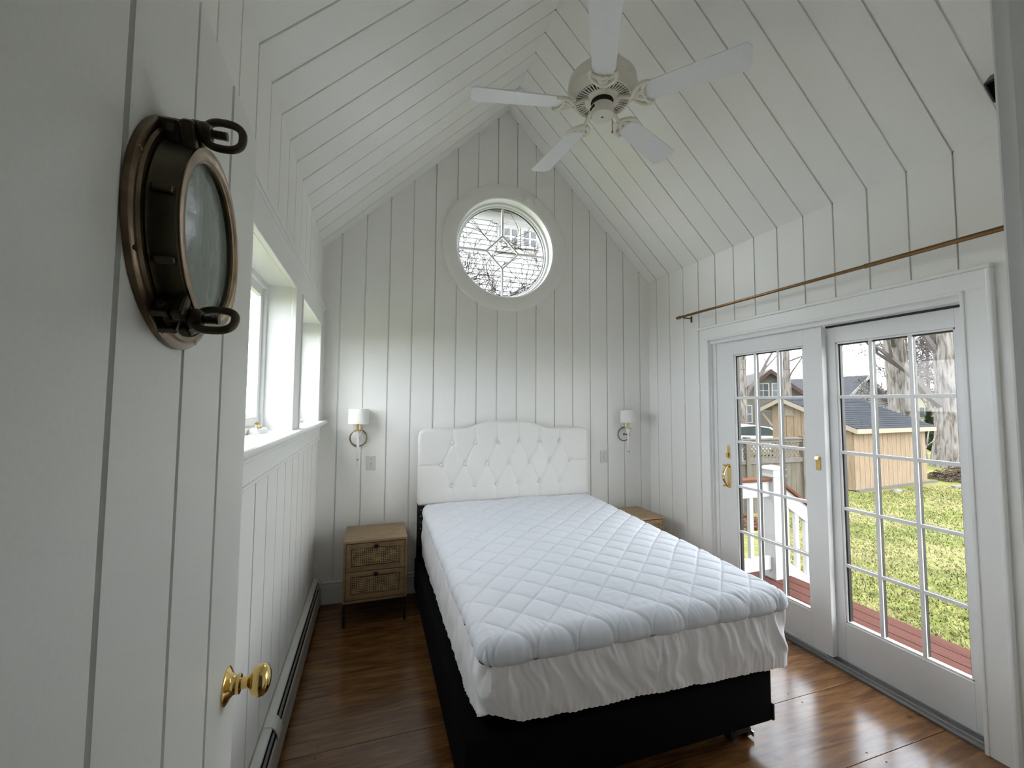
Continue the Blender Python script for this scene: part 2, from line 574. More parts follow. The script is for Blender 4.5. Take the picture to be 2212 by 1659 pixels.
# ---- left wall, two windows
LWA, LWB = (1.56, 2.41), (2.63, 3.49)      # window openings along y
LZ0, LZ1 = 1.455, 2.195
def left_slab():
    mb = MB()
    a, b = XL - TH, XL - BD
    y0, y1 = -1.6, D + TH
    mb.box(a, b, y0, y1, -0.1, LZ0 - 0.02).box(a, b, y0, y1, LZ1 + 0.015, ZE + 0.02)
    for p, q in ((y0, LWA[0] - 0.015), (LWA[1] + 0.015, LWB[0] - 0.015), (LWB[1] + 0.015, y1)):
        mb.box(a, b, p, q, LZ0 - 0.02, LZ1 + 0.015)
    return mb
wall_left = tag(left_slab().build('wall_left', 'sheathing'), 'white board wall on the left with two deep windows', None, None, 'structure')
fl = ((XL, 0, 0), (0, 1, 0), (0, 0, 1), (1, 0, 0))
for i in range(len(JY) - 1):
    u1, u0 = JY[i] + (GAP / 2 if i == 0 else 0), JY[i + 1]
    if u1 > 1.40:
        board(wall_left, *fl, u0, u1, const(0), const(1.37))
        board(wall_left, *fl, u0, u1, const(2.27), const(ZE))
        if u0 < 1.40:
            board(wall_left, *fl, u0, 1.405, const(1.37), const(2.27))
        if u1 > 3.66:
            board(wall_left, *fl, 3.63, u1, const(1.37), const(2.27))
    else:
        board(wall_left, *fl, u0, u1, const(0), const(ZE))

# ---- right wall with the patio door opening
RY0, RY1, RZ1 = 1.237, 2.894, 2.155
def right_slab():
    mb = MB()
    a, b = XR + BD, XR + TH
    return mb.box(a, b, -1.6, RY0 - 0.03, -0.1, ZE + 0.02).box(a, b, RY1 + 0.03, D + TH, -0.1, ZE + 0.02).box(a, b, RY0 - 0.03, RY1 + 0.03, RZ1 + 0.03, ZE + 0.02)
wall_right = tag(right_slab().build('wall_right', 'sheathing'), 'white board wall on the right around the patio door', None, None, 'structure')
fr = ((XR, 0, 0), (0, 1, 0), (0, 0, 1), (-1, 0, 0))
for i in range(len(JY) - 1):
    u1, u0 = JY[i] + (GAP / 2 if i == 0 else 0), JY[i + 1]
    if u1 < 3.02 and u0 > 1.18:
        board(wall_right, *fr, u0, u1, const(2.20), const(ZE))
    elif u0 < 1.18 < u1:
        board(wall_right, *fr, u0, 1.18, const(0), const(2.20))
        board(wall_right, *fr, u0, u1, const(2.20), const(ZE))
    else:
        board(wall_right, *fr, u0, u1, const(0), const(ZE))

# ---- vaulted ceiling, two slopes
for nm, xe, sgn in (('ceiling_left_slope', XL, 1), ('ceiling_right_slope', XR, -1)):
    run, rise = abs(XRG - xe), ZR - ZE
    Ls = math.hypot(run, rise)
    v = Vector((sgn * run / Ls, 0, rise / Ls))
    n = Vector((sgn * rise / Ls, 0, -run / Ls))
    o = Vector((xe, 0, ZE))
    mb = MB()
    P = lambda y, b, c: o + Vector((0, y, 0)) + v * b + n * c
    mb.hexa([P(YE - 0.2, -0.25, -TH), P(D + TH, -0.25, -TH), P(D + TH, -0.25, -BD), P(YE - 0.2, -0.25, -BD),
             P(YE - 0.2, Ls + 0.14, -TH), P(D + TH, Ls + 0.14, -TH), P(D + TH, Ls + 0.02, -BD), P(YE - 0.2, Ls + 0.02, -BD)])
    c = tag(mb.build(nm, 'sheathing'), 'white board slope of the vaulted ceiling on the ' + ('left' if sgn > 0 else 'right'), None, None, 'structure')
    for i in range(len(JY) - 1):
        board(c, o, (0, 1, 0), v, n, JY[i + 1], JY[i] + (GAP / 2 if i == 0 else 0), const(-0.004), const(Ls), 'ceiling_paint')

# ---- entry wall with the doorway the camera stands in, and the hall behind
JX0, JX1, DH = -0.275, 0.660, 2.262
mb = MB()
mb.box(XL - TH, JX0 - 0.02, YE - 0.14, YE - 0.002, -0.1, ZE).box(JX1 + 0.02, XR + TH, YE - 0.14, YE - 0.002, -0.1, ZE)
mb.box(JX0 - 0.02, JX1 + 0.02, YE - 0.14, YE - 0.002, DH + 0.02, ZE)
mb.prism([(XL - TH, ZE), (XR + TH, ZE), (XRG, ZR + 0.2)], (0, YE - 0.14, 0), (1, 0, 0), (0, 0, 1), (0, 1, 0), 0, 0.138)
tag(mb.build('wall_entry', 'wall_paint'), 'white wall around the doorway in the foreground', None, None, 'structure')
mb = MB().box(JX0 - 0.02, JX0, YE - 0.14, YE - 0.015, 0, DH).box(JX1, JX1 + 0.02, YE - 0.14, YE - 0.015, 0, DH).box(JX0 - 0.02, JX1 + 0.02, YE - 0.14, YE - 0.015, DH, DH + 0.02)
trim_1 = tag(mb.build('trim_1', 'trim_paint'), 'white door jamb at the right edge of the picture', None, None, 'structure')
mb = MB().box(JX1 + 0.005, JX1 + 0.095, YE - 0.015, YE + 0.003, 0, DH + 0.09)
mb.build('casing', 'trim_paint', trim_1, bevel=0.003)
mb = MB().box(JX1 - 0.012, JX1, YE - 0.09, YE - 0.05, 0, DH)
mb.build('door_stop', 'trim_paint', trim_1, bevel=0.002)
mb = MB().box(JX0 - 0.09, JX1 + 0.095, YE - 0.001, YE + 0.014, DH + 0.02, DH + 0.11)
mb.build('head_casing', 'trim_paint', trim_1, bevel=0.003)
mb = MB()
mb.box(XL - TH, XR + TH, -1.75, -1.6, -0.1, 2.6)
tag(mb.build('wall_hall_back', 'wall_paint'), 'plain wall of the hall behind the camera', None, None, 'structure')
mb = MB().box(XL - TH, XR + TH, -1.75, YE - 0.14, 2.6, 2.75)
tag(mb.build('ceiling_hall', 'wall_paint'), 'flat hall ceiling behind the camera', None, None, 'structure')

# ---- floor of wide pine planks laid across the room
mb = MB().box(XL - TH, XR + 0.16, -1.75, D + TH, -0.12, -0.02)
floor = tag(mb.build('floor', 'sheathing'), 'glossy dark stained wide plank pine floor', None, None, 'structure')
PW = 0.3985
py = 1.394
edges = [py + PW * k for k in range(-8, 7)]
edges = [e for e in edges if -1.75 < e < D] + [D]
edges = [-1.75] + edges
nails = MB()
for i in range(len(edges) - 1):
    a, b = edges[i], edges[i + 1]
    g = 0.0012
    mb = MB().box(XL - 0.016, XR - 0.004, a + g, b - g, -0.02, 0.0)
    pk = mb.build('plank', 'floor_pine', floor, bevel=0.0012)
    if b > 0.3:
        nm_ = MB()
        for k in range(8):
            for yy in (a + 0.035, b - 0.035):
                x = XL + 0.2 + 0.405 * k + random.uniform(-0.02, 0.02)
                nm_.lathe([(0.0, 0.0006), (0.0042, 0.0004), (0.0045, -0.004)], 8, (x, yy + random.uniform(-0.008, 0.008), 0))
        nm_.build('nail_heads', 'dark_void', pk)['kind'] = 'stuff'

# ---- baseboards
def skirting(name, x0, x1, y0, y1, label, ax):
    mb = MB()
    if ax == 'x':
        mb.box(x0, x1, y0, y1, 0, 0.135).box(x0, x1, y0 - 0.002, y1, 0.135, 0.142)
        o = mb.build(name, 'trim_paint', bevel=0.002)
        MB().box(x0, x1, y0 + 0.004, y1, 0.142, 0.158).box(x0, x1, y0 - 0.001, y1, 0.158, 0.171).build('cap_moulding', 'trim_paint', o, bevel=0.003)
    else:
        mb.box(x0, x1, y0, y1, 0, 0.135)
        o = mb.build(name, 'trim_paint', bevel=0.002)
        MB().box(x0 + 0.004, x1, y0, y1, 0.135, 0.158).box(x0 - 0.001, x1, y0, y1, 0.158, 0.171).build('cap_moulding', 'trim_paint', o, bevel=0.003)
    return tag(o, label, None, None, 'structure')
skirting('baseboard_end', XL, XR, D - 0.018, D, 'white moulded baseboard along the wall behind the bed', 'x')
skirting('baseboard_right', XR - 0.018, XR, 3.0, D - 0.018, 'white baseboard between the corner and the patio door', 'y')

# ---- round window
w1 = thing('window_1', (RC.x, D, RC.z), 0, 'round window with diamond muntins high above the headboard', None, None, 'structure')
Y_ = (0, 1, 0)
mb = MB().lathe([(R_IN, 0.0), (R_IN, -0.019), (R_IN + 0.004, -0.021), (R_OUT - 0.006, -0.021), (R_OUT, -0.016), (R_OUT, 0.0), (R_IN, 0.0)], 96, (0, 0, 0), Y_)
mb.build('casing', 'wall_paint', w1, smooth=True)
mb = MB().lathe([(0.470, -0.012), (0.482, -0.022), (0.494, -0.022), (0.494, 0.0), (0.4995, 0.0), (0.4995, 0.155), (0.47, 0.155), (0.47, -0.012)], 96, (0, 0, 0), Y_)
mb.build('jamb_liner', 'trim_paint', w1, smooth=True)
mb = MB().lathe([(0.470, 0.075), (0.452, 0.075), (0.448, 0.085), (0.448, 0.10), (0.436, 0.104), (0.432, 0.115), (0.432, 0.15), (0.47, 0.15), (0.47, 0.075)], 96, (0, 0, 0), Y_)
sash = mb.build('sash', 'sash_paint', w1, smooth=True)
mb = MB().lathe([(0.434, 0.118), (0.428, 0.118), (0.428, 0.136), (0.434, 0.136), (0.434, 0.118)], 96, (0, 0, 0), Y_)
mb.build('gasket', 'gasket', sash, smooth=True)
dd = 0.162
pts = [Vector((dd, 0, 0)), Vector((0, 0, dd)), Vector((-dd, 0, 0)), Vector((0, 0, -dd))]
for i in range(4):
    p, q = pts[i] + Vector((0, 0.126, 0)), pts[(i + 1) % 4] + Vector((0, 0.126, 0))
    MB().bar(p, q, 0.022, 0.017, (q - p).cross(Vector(Y_))).build('muntin', 'sash_paint', w1, bevel=0.003)
    e = pts[i].normalized() * 0.436 + Vector((0, 0.126, 0))
    MB().bar(p, e, 0.022, 0.019, (e - p).cross(Vector(Y_))).build('muntin', 'sash_paint', w1, bevel=0.003)
def pane_round():
    quarters = []
    d2 = dd
    MB().prism([(d2, 0), (0, d2), (-d2, 0), (0, -d2)], (0, 0, 0), (1, 0, 0), (0, 0, 1), (0, 1, 0), 0.125, 0.128).build('pane', 'pane_glass', w1)
    for k in range(4):
        t0 = k * math.pi / 2
        pl = [(math.cos(t0) * d2, math.sin(t0) * d2)] + [(0.432 * math.cos(t0 + i * math.pi / 32), 0.432 * math.sin(t0 + i * math.pi / 32)) for i in range(17)]
        pl += [(math.cos(t0 + math.pi / 2) * d2, math.sin(t0 + math.pi / 2) * d2)]
        MB().prism(pl, (0, 0, 0), (1, 0, 0), (0, 0, 1), (0, 1, 0), 0.125, 0.128).build('pane', 'pane_glass', w1)
pane_round()

# ---- side windows: shared casing, stool and apron, deep reveals
t2 = tag(MB().box(XL, XL + 0.02, LWA[0] - 0.155, 3.665, LZ1, 2.345).build('trim_2', 'trim_paint', bevel=0.002),
         'wide white casing framing the two windows in the left wall', None, None, 'structure')
for a, b in ((LWA[0] - 0.155, LWA[0]), (LWA[1], LWB[0]), (LWB[1], 3.665)):
    MB().box(XL, XL + 0.02, a, b, LZ0, LZ1).build('casing_leg', 'trim_paint', t2, bevel=0.002)
MB().box(XL, XL + 0.036, LWA[0] - 0.175, 3.685, 2.345, 2.365).box(XL, XL + 0.028, LWA[0] - 0.165, 3.675, 2.33, 2.345).build('back_band', 'trim_paint', t2, bevel=0.004)
MB().box(XL, XL + 0.03, 3.665, 3.688, LZ0, 2.345).build('back_band', 'trim_paint', t2, bevel=0.004)
t3 = tag(MB().box(XL - 0.12, XL + 0.07, LWA[0] - 0.19, 3.70, LZ0 - 0.028, LZ0).build('trim_3', 'trim_paint', bevel=0.010),
         'long white window stool with apron under the left windows', None, None, 'structure')
MB().box(XL, XL + 0.034, LWA[0] - 0.16, 3.67, LZ0 - 0.045, LZ0 - 0.028).box(XL, XL + 0.026, LWA[0] - 0.16, 3.67, LZ0 - 0.060, LZ0 - 0.045).build('cove_moulding', 'trim_paint', t3, bevel=0.004)
MB().box(XL, XL + 0.018, LWA[0] - 0.16, 3.665, LZ0 - 0.135, LZ0 - 0.060).build('apron', 'trim_paint', t3, bevel=0.002)
MB().box(XL, XL + 0.024, LWA[0] - 0.16, 3.668, LZ0 - 0.148, LZ0 - 0.135).build('apron_bead', 'trim_paint', t3, bevel=0.004)
for k, (a, b) in enumerate((LWA, LWB)):
    w = thing('window_%d' % (k + 2), (XL, (a + b) / 2, LZ0), 0,
              ('near' if k == 0 else 'far') + ' casement window in a deep white reveal on the left wall', None, None, 'structure')
    h = (b - a) / 2
    zt = LZ1 - LZ0
    mb = MB().box(-0.15, 0.0, -h - 0.015, -h, 0, zt).box(-0.15, 0.0, h, h + 0.015, 0, zt).box(-0.15, 0.0, -h - 0.015, h + 0.015, zt, zt + 0.015)
    mb.build('reveal', 'trim_paint', w)
    MB().box(0.004, 0.026, h - 0.004, h + 0.012, 0, zt).box(0.004, 0.026, -h - 0.012, -h + 0.004, 0, zt).box(0.004, 0.026, -h - 0.012, h + 0.012, zt - 0.004, zt + 0.012).build('inner_bead', 'trim_paint', w, bevel=0.003)
    fw_ = 0.028
    fm = MB()
    for (y0, y1, z0, z1) in ((-h, -h + fw_, 0, zt), (h - fw_, h, 0, zt), (-h + fw_, h - fw_, 0, fw_), (-h + fw_, h - fw_, zt - fw_, zt)):
        fm.box(-0.15, -0.108, y0, y1, z0, z1)
    fm.build('frame', 'sash_paint', w, bevel=0.002)
    i0, sw = fw_ - 0.002, 0.045
    sm = MB()
    for (y0, y1, z0, z1) in ((-h + i0, -h + i0 + sw, i0, zt - i0), (h - i0 - sw, h - i0, i0, zt - i0), (-h + i0 + sw, h - i0 - sw, i0, i0 + sw), (-h + i0 + sw, h - i0 - sw, zt - i0 - sw, zt - i0)):
        sm.box(-0.148, -0.122, y0, y1, z0, z1)
    s_ = sm.build('sash', 'sash_paint', w, bevel=0.003)
    MB().box(-0.138, -0.134, -h + i0 + sw, h - i0 - sw, i0 + sw, zt - i0 - sw).build('pane', 'pane_glass', s_)
    # casement operator: white cover with a folding brass handle on the stool
    cy = h - 0.20
    cv = MB()
    cv.grid(lambda u, v: (-0.083 + 0.032 * math.cos(2 * math.pi * u) * (1 - 0.35 * v * v) * (1 if v < 1 else 0), cy + 0.085 * (math.copysign(abs(math.sin(2 * math.pi * u)) ** 0.5, math.sin(2 * math.pi * u))) * (1 - 0.2 * v * v) * (1 if v < 1 else 0), 0.024 * math.sin(v * math.pi / 2)), 32, 8, True)
    cr = cv.build('crank_cover', 'sconce_white', w, smooth=True)
    tag(cr, 'white operator cover on the sill')
    MB().tube([(-0.083, cy + 0.05, 0.026), (-0.080, cy + 0.02, 0.034), (-0.078, cy - 0.03, 0.030), (-0.074, cy - 0.07, 0.036), (-0.07, cy - 0.085, 0.048)], [0.007, 0.006, 0.0055, 0.006, 0.008], 8).build('crank_handle', 'brass', cr, smooth=True)

# ---- patio door
pd = thing('door_2', (XR, 0, 0), 0, 'white glazed sliding patio door with brass handle on the right wall', None, None, 'structure')
# casing
cs = MB().box(-0.02, 0, RY0 - 0.085, RY0, 0, RZ1).build('casing_leg', 'trim_paint', pd, bevel=0.002)
cs = MB().box(-0.02, 0, RY1, RY1 + 0.09, 0, RZ1).build('casing_leg', 'trim_paint', pd, bevel=0.002)
cs = MB().box(-0.02, 0, RY0 - 0.085, RY1 + 0.09, RZ1, RZ1 + 0.09).build('casing_head', 'trim_paint', pd, bevel=0.002)
MB().box(-0.034, 0, RY0 - 0.105, RY0 - 0.085, 0, RZ1 + 0.09).box(-0.034, 0, RY1 + 0.09, RY1 + 0.108, 0, RZ1 + 0.09).box(-0.034, 0, RY0 - 0.105, RY1 + 0.108, RZ1 + 0.09, RZ1 + 0.11).build('back_band', 'trim_paint', pd, bevel=0.006)
MB().box(-0.027, 0.004, RY0 - 0.004, RY0 + 0.012, 0, RZ1).box(-0.027, 0.004, RY1 - 0.012, RY1 + 0.004, 0, RZ1).box(-0.027, 0.004, RY0 - 0.004, RY1 + 0.004, RZ1 - 0.012, RZ1 + 0.004).build('inner_bead', 'trim_paint', pd, bevel=0.004)
# jambs and head
MB().box(0.0, 0.16, RY1 - 0.018, RY1 + 0.03, 0, RZ1 + 0.03).box(0.032, 0.16, RY1 - 0.088, RY1 - 0.018, 0, RZ1).box(0.022, 0.034, RY1 - 0.05, RY1 - 0.018, 0, RZ1).build('jamb', 'sash_paint', pd, bevel=0.002)
MB().box(0.0, 0.16, RY0 - 0.03, RY0 + 0.014, 0, RZ1 + 0.03).build('jamb', 'sash_paint', pd, bevel=0.002)
MB().box(0.0, 0.16, RY0 + 0.014, RY1 - 0.018, RZ1 - 0.018, RZ1 + 0.03).box(0.0, 0.076, RY0 + 0.014, RY1 - 0.018, RZ1 - 0.044, RZ1 - 0.018).build('head_jamb', 'sash_paint', pd, bevel=0.002)
MB().box(0.078, 0.158, RY0 + 0.016, 1.97, RZ1 - 0.054, RZ1 - 0.020).build('head_weatherstrip', 'gasket', pd)
# sill
sl = MB().box(-0.012, 0.17, RY0, RY1, -0.02, 0.012).build('sill', 'sill_metal', pd, bevel=0.003)
MB().box(0.018, 0.024, RY0 + 0.014, RY1 - 0.018, 0.012, 0.022).build('track_rail', 'track_rail', sl)
MB().box(0.074, 0.080, RY0 + 0.014, RY1 - 0.018, 0.012, 0.022).build('track_rail', 'track_rail', sl)
def panel(x0, x1, y0, y1, z0, z1, gy0, gy1, gz0, gz1, label):
    e = thing('door_panel', (0, 0, 0))
    e.parent = pd
    e['label'] = label
    MB().box(x0, x1, y0, gy0, z0, z1).build('stile', 'sash_paint', e, bevel=0.002)
    MB().box(x0, x1, gy1, y1, z0, z1).build('stile', 'sash_paint', e, bevel=0.002)
    MB().box(x0, x1, gy0, gy1, z0, gz0).build('rail', 'sash_paint', e, bevel=0.002)
    MB().box(x0, x1, gy0, gy1, gz1, z1).build('rail', 'sash_paint', e, bevel=0.002)
    cx = (x0 + x1) / 2
    st = MB()
    q = 0.012
    for (a, b, c, d_) in ((gy0, gy0 + q, gz0, gz1), (gy1 - q, gy1, gz0, gz1), (gy0, gy1, gz0, gz0 + q), (gy0, gy1, gz1 - q, gz1)):
        st.box(x0 + 0.006, x1 - 0.006, a, b, c, d_)
    st.build('glazing_bead', 'sash_paint', e, bevel=0.003)
    gk = MB()
    for (a, b, c, d_) in ((gy0 + q, gy0 + q + 0.004, gz0 + q, gz1 - q), (gy1 - q - 0.009, gy1 - q, gz0 + q, gz1 - q), (gy0 + q, gy1 - q, gz1 - q - 0.007, gz1 - q)):
        gk.box(cx - 0.006, cx + 0.018, a, b, c, d_)
    gk.build('gasket', 'gasket', e)
    mw = 0.020
    ys = [gy0 + (gy1 - gy0) * k / 3 for k in (1, 2)]
    zs = [gz0 + (gz1 - gz0) * k / 5 for k in (1, 2, 3, 4)]
    for y in ys:
        MB().box(cx - 0.014, cx - 0.004, y - mw / 2, y + mw / 2, gz0 + q, gz1 - q).build('muntin', 'sash_paint', e, bevel=0.002)
        MB().box(cx - 0.004, cx + 0.018, y - 0.0098, y + 0.0098, gz0 + q, gz1 - q).build('spacer_bar', 'gasket', e)
    for z in zs:
        MB().box(cx - 0.013, cx - 0.004, gy0 + q, gy1 - q, z - mw / 2, z + mw / 2).build('muntin', 'sash_paint', e, bevel=0.002)
        MB().box(cx + 0.003, cx + 0.014, gy0 + q, gy1 - q, z - 0.0095, z + 0.0095).build('spacer_bar', 'gasket', e)
    for i in range(3):
        for j in range(5):
            a = gy0 + (gy1 - gy0) * i / 3
            b = gy0 + (gy1 - gy0) * (i + 1) / 3
            c = gz0 + (gz1 - gz0) * j / 5
            d_ = gz0 + (gz1 - gz0) * (j + 1) / 5
            MB().box(cx - 0.002, cx + 0.002, a + (q if i == 0 else 0.007), b - (q if i == 2 else 0.007), c + (q if j == 0 else 0.004), d_ - (q if j == 4 else 0.004)).build('pane', 'pane_glass', e)
    return e
pl_ = panel(0.030, 0.072, 1.960, 2.812, 0.024, 2.108, 2.088, 2.668, 0.250, 2.000, 'inner sliding panel with brass handle')
pr_ = panel(0.084, 0.126, 1.252, 2.030, 0.014, 2.100, 1.322, 1.914, 0.250, 2.000, 'outer panel of the patio door')
# brass pull, thumb latch and keeper
hy = 2.735
hb = MB().box(0.024, 0.030, hy - 0.016, hy + 0.016, 0.925, 1.115).build('pull_handle', 'brass', pd, bevel=0.003)
tag(hb, 'brass pull handle')
prof = []
for i in range(15):
    t = i / 14
    prof.append((0.022 - 0.050 * math.sin(math.pi * t) ** 0.7, hy + 0.004, 0.935 + 0.170 * t))
MB().tube(prof, [0.010, 0.008, 0.007, 0.008, 0.009, 0.010, 0.011, 0.0115, 0.011, 0.010, 0.009, 0.008, 0.007, 0.008, 0.010], 10).build('grip', 'brass', hb, smooth=True)
MB().tube([(0.024, hy + 0.03, 0.937), (0.012, hy + 0.036, 0.936), (0.004, hy + 0.036, 0.936)], 0.007, 8).tube([(0.024, hy + 0.03, 1.10), (0.012, hy + 0.036, 1.10), (0.004, hy + 0.036, 1.10)], 0.007, 8).build('boss', 'brass', hb, smooth=True)
lt = MB().box(0.024, 0.030, hy - 0.013, hy + 0.013, 1.155, 1.265).build('thumb_latch', 'brass', pd, bevel=0.003)
MB().lathe([(0, 0.0), (0.009, 0.0), (0.009, 0.006), (0, 0.007)], 16, (0.024, hy, 1.235), (-1, 0, 0)).box(0.004, 0.024, hy - 0.004, hy + 0.010, 1.17, 1.205).build('thumb_turn', 'brass', lt, bevel=0.002)
kp = MB().box(0.022, 0.030, 1.992, 2.020, 1.175, 1.265).build('keeper', 'brass', pd, bevel=0.002)
MB().hexa([(0.006, 1.994, 1.245), (0.006, 2.018, 1.245), (0.022, 2.018, 1.245), (0.022, 1.994, 1.245), (0.014, 1.994, 1.263), (0.014, 2.018, 1.263), (0.022, 2.018, 1.263), (0.022, 1.994, 1.263)]).build('keeper_lip', 'brass', kp, bevel=0.001)
# ================================================================== THE ENTRY DOOR
DW, DZ0, DZ1 = 0.92, 0.012, 2.238
door = thing('door_1', (-0.2587, 0.2288, 0.0), math.atan2(0.9995, -0.0309), 'white board door standing open on the left with a brass porthole', None, None, 'structure')
PX, PZ = DW - 0.43, 1.832
PCUT = 0.135
cz = lambda x, s_: PZ + s_ * math.sqrt(max(0, PCUT ** 2 - (x - PX) ** 2))
dj = [0.0, DW - 0.7755, DW - 0.583, DW - 0.3905, DW - 0.2, DW]
for i in range(5):
    a = ((0, 0, 0), (1, 0, 0), (0, 0, 1), (0, -1, 0))
    u0, u1 = dj[i], dj[i + 1]
    if u1 <= PX - PCUT or u0 >= PX + PCUT:
        if i == 4:
            board(door, *a, u0, u1 + 0.005, const(DZ0), const(DZ1), 'door_paint')
        else:
            board(door, *a, u0, u1, const(DZ0), const(DZ1), 'door_paint', first=(i == 0))
    else:
        board(door, *a, u0, u1, lambda x: cz(x, 1), const(DZ1), 'door_paint', cols=12)
        board(door, *a, u0, u1, const(DZ0), lambda x: cz(x, -1), 'door_paint', cols=12)
q = 0.115
MB().box(0, PX - q, 0.016, 0.042, DZ0, DZ1).box(PX + q, DW, 0.016, 0.042, DZ0, DZ1).box(PX - q, PX + q, 0.016, 0.042, DZ0, PZ - q).box(PX - q, PX + q, 0.016, 0.042, PZ + q, DZ1).build('door_core', 'door_paint', door)
# porthole
ph = thing('porthole', (PX, 0, PZ))
ph.parent = door
ph['label'] = 'bronze ship porthole with two ring bolts'
NN = (0, -1, 0)
MB().lathe([(0.116, -0.042), (0.116, 0.006), (0.120, 0.006), (0.120, -0.042), (0.116, -0.042)], 64, (0, 0, 0), (0, -1, 0)).build('sleeve', 'porthole_patina', ph, smooth=True)
MB().lathe([(0.120, 0.0), (0.158, 0.0), (0.158, 0.007), (0.154, 0.010), (0.148, 0.010), (0.145, 0.013), (0.139, 0.013), (0.137, 0.009), (0.120, 0.009), (0.120, 0.0)], 72, (0, 0, 0), NN).build('flange', 'porthole_flange', ph, smooth=True)
MB().lathe([(0.116, 0.008), (0.136, 0.008), (0.136, 0.014), (0.132, 0.018), (0.130, 0.036), (0.130, 0.041), (0.127, 0.044), (0.112, 0.044), (0.109, 0.041), (0.108, 0.036), (0.108, 0.026), (0.116, 0.026), (0.116, 0.008)], 72, (0, 0, 0), NN).build('rim', 'porthole_patina', ph, smooth=True)
MB().lathe([(0.1085, 0.0375), (0.1285, 0.0440), (0.1285, 0.0452), (0.117, 0.0466), (0.1085, 0.0420), (0.1085, 0.0375)], 72, (0, 0, 0), NN).build('rim_face', 'porthole_polish', ph, smooth=True)
MB().lathe([(0.0, 0.0355), (0.05, 0.0352), (0.109, 0.0335), (0.109, 0.0285), (0.0, 0.0305)], 48, (0, 0, 0), NN).build('porthole_pane', 'porthole_glass', ph, smooth=True)
for sg in (1, -1):
    a_ = R(121.5 * sg)
    er = Vector((math.cos(a_), 0, math.sin(a_)))
    et = Vector((-math.sin(a_), 0, math.cos(a_)))
    nv = Vector((0, -1, 0))
    rd = 0.147
    lug = MB()
    for k in (-0.016, 0.016):
        lug.bar(er * 0.130 + et * k + nv * 0.016, er * 0.157 + et * k + nv * 0.016, 0.010, 0.022, nv)
    lug.tube([er * rd - et * 0.027 + nv * 0.020, er * rd + et * 0.027 + nv * 0.020], 0.006, 10)
    lug.build('pivot_lug', 'porthole_patina', ph, bevel=0.003)
    ear = MB()
    for k in (-0.016, 0.016):
        ear.bar(er * 0.124 + et * k + nv * 0.037, er * 0.160 + et * k + nv * 0.037, 0.016, 0.014, nv)
    ear.build('rim_ear', 'porthole_patina', ph, bevel=0.004)
    sp = [(0.006 if k % 2 else 0.0050, 0.020 + k * 0.0016) for k in range(36)]
    MB().lathe(sp, 12, er * rd, NN).build('threaded_bolt', 'porthole_patina', ph)
    nut = MB().lathe([(0.0068, 0.044), (0.012, 0.044), (0.0135, 0.047), (0.0135, 0.053), (0.010, 0.058), (0.0068, 0.058), (0.0068, 0.044)], 20, er * rd, NN).build('ring_nut', 'porthole_patina', ph, smooth=True)
    pd_ = Vector((0.15, 0, 1)).normalized() if sg > 0 else Vector((0.62, 0, 0.78)).normalized()
    lp = []
    for k in range(28):
        t = 2 * math.pi * k / 28
        c_, s_ = math.cos(t), math.sin(t)
        lp.append(er * rd + nv * (0.072 + 0.022 * math.copysign(abs(s_) ** 0.8, s_)) + pd_ * (0.020 * math.copysign(abs(c_) ** 0.75, c_)))
    MB().tube(lp, 0.0052, 10, closed=True).build('ring_loop', 'porthole_patina', nut, smooth=True)
for zz, t in ((0.022, 0.0), (-0.048, 0.0)):
    MB().box(0.118, 0.142, -0.040, -0.008, zz - 0.009, zz + 0.009).build('hinge_knuckle', 'porthole_polish', ph, bevel=0.003)
for k in range(8):
    t = R(22.5 + 45 * k)
    s_ = MB().lathe([(0, 0.0125), (0.005, 0.0118), (0.006, 0.0095)], 14, (0.1505 * math.cos(t), 0.0015, 0.1505 * math.sin(t)), NN).build('screw', 'porthole_polish', ph, smooth=True)
# notches cut in the rim wall, seen as raised lugs
for t in (172, 208):
    a_ = R(t)
    MB().bar((0.122 * math.cos(a_), -0.028, 0.124 * math.sin(a_)), (0.138 * math.cos(a_), -0.028, 0.138 * math.sin(a_)), 0.010, 0.022, (0, 1, 0)).build('rim_lug', 'porthole_patina', ph, bevel=0.003)
# door knob
kx, kz = DW - 0.068, 0.992
kn = MB().lathe([(0, 0.0), (0.037, 0.0), (0.037, 0.003), (0.033, 0.006), (0.025, 0.010), (0.0195, 0.015), (0.018, 0.020), (0.0195, 0.022), (0.0195, 0.027), (0.0175, 0.028), (0.012, 0.028), (0, 0.028)], 48, (kx, 0, kz), NN).build('rosette', 'brass', door, smooth=True)
MB().lathe([(0.0, 0.026), (0.0115, 0.026), (0.0115, 0.040), (0.013, 0.043), (0.018, 0.046), (0.026, 0.051), (0.0305, 0.058), (0.0318, 0.066), (0.0300, 0.074), (0.024, 0.0805), (0.014, 0.0845), (0, 0.086)], 48, (kx, 0, kz), NN).build('knob', 'brass', door, smooth=True)
MB().lathe([(0, 0.042), (0.026, 0.042), (0.026, 0.040), (0, 0.040)], 32, (kx, 0, kz), (0, 1, 0)).lathe([(0, 0.075), (0.016, 0.074), (0.026, 0.068), (0.028, 0.06), (0.022, 0.052), (0.011, 0.048), (0.011, 0.042), (0, 0.042)], 32, (kx, 0, kz), (0, 1, 0)).build('back_knob', 'brass', door, smooth=True)
MB().box(DW, DW + 0.0015, 0.010, 0.034, kz - 0.03, kz + 0.03).build('latch_plate', 'brass', door)
for zz in (0.25, 1.12, 2.0):
    MB().tube([(-0.004, 0.0, zz - 0.045), (-0.004, 0.0, zz + 0.045)], 0.006, 12).build('hinge', 'brass', door, smooth=True)

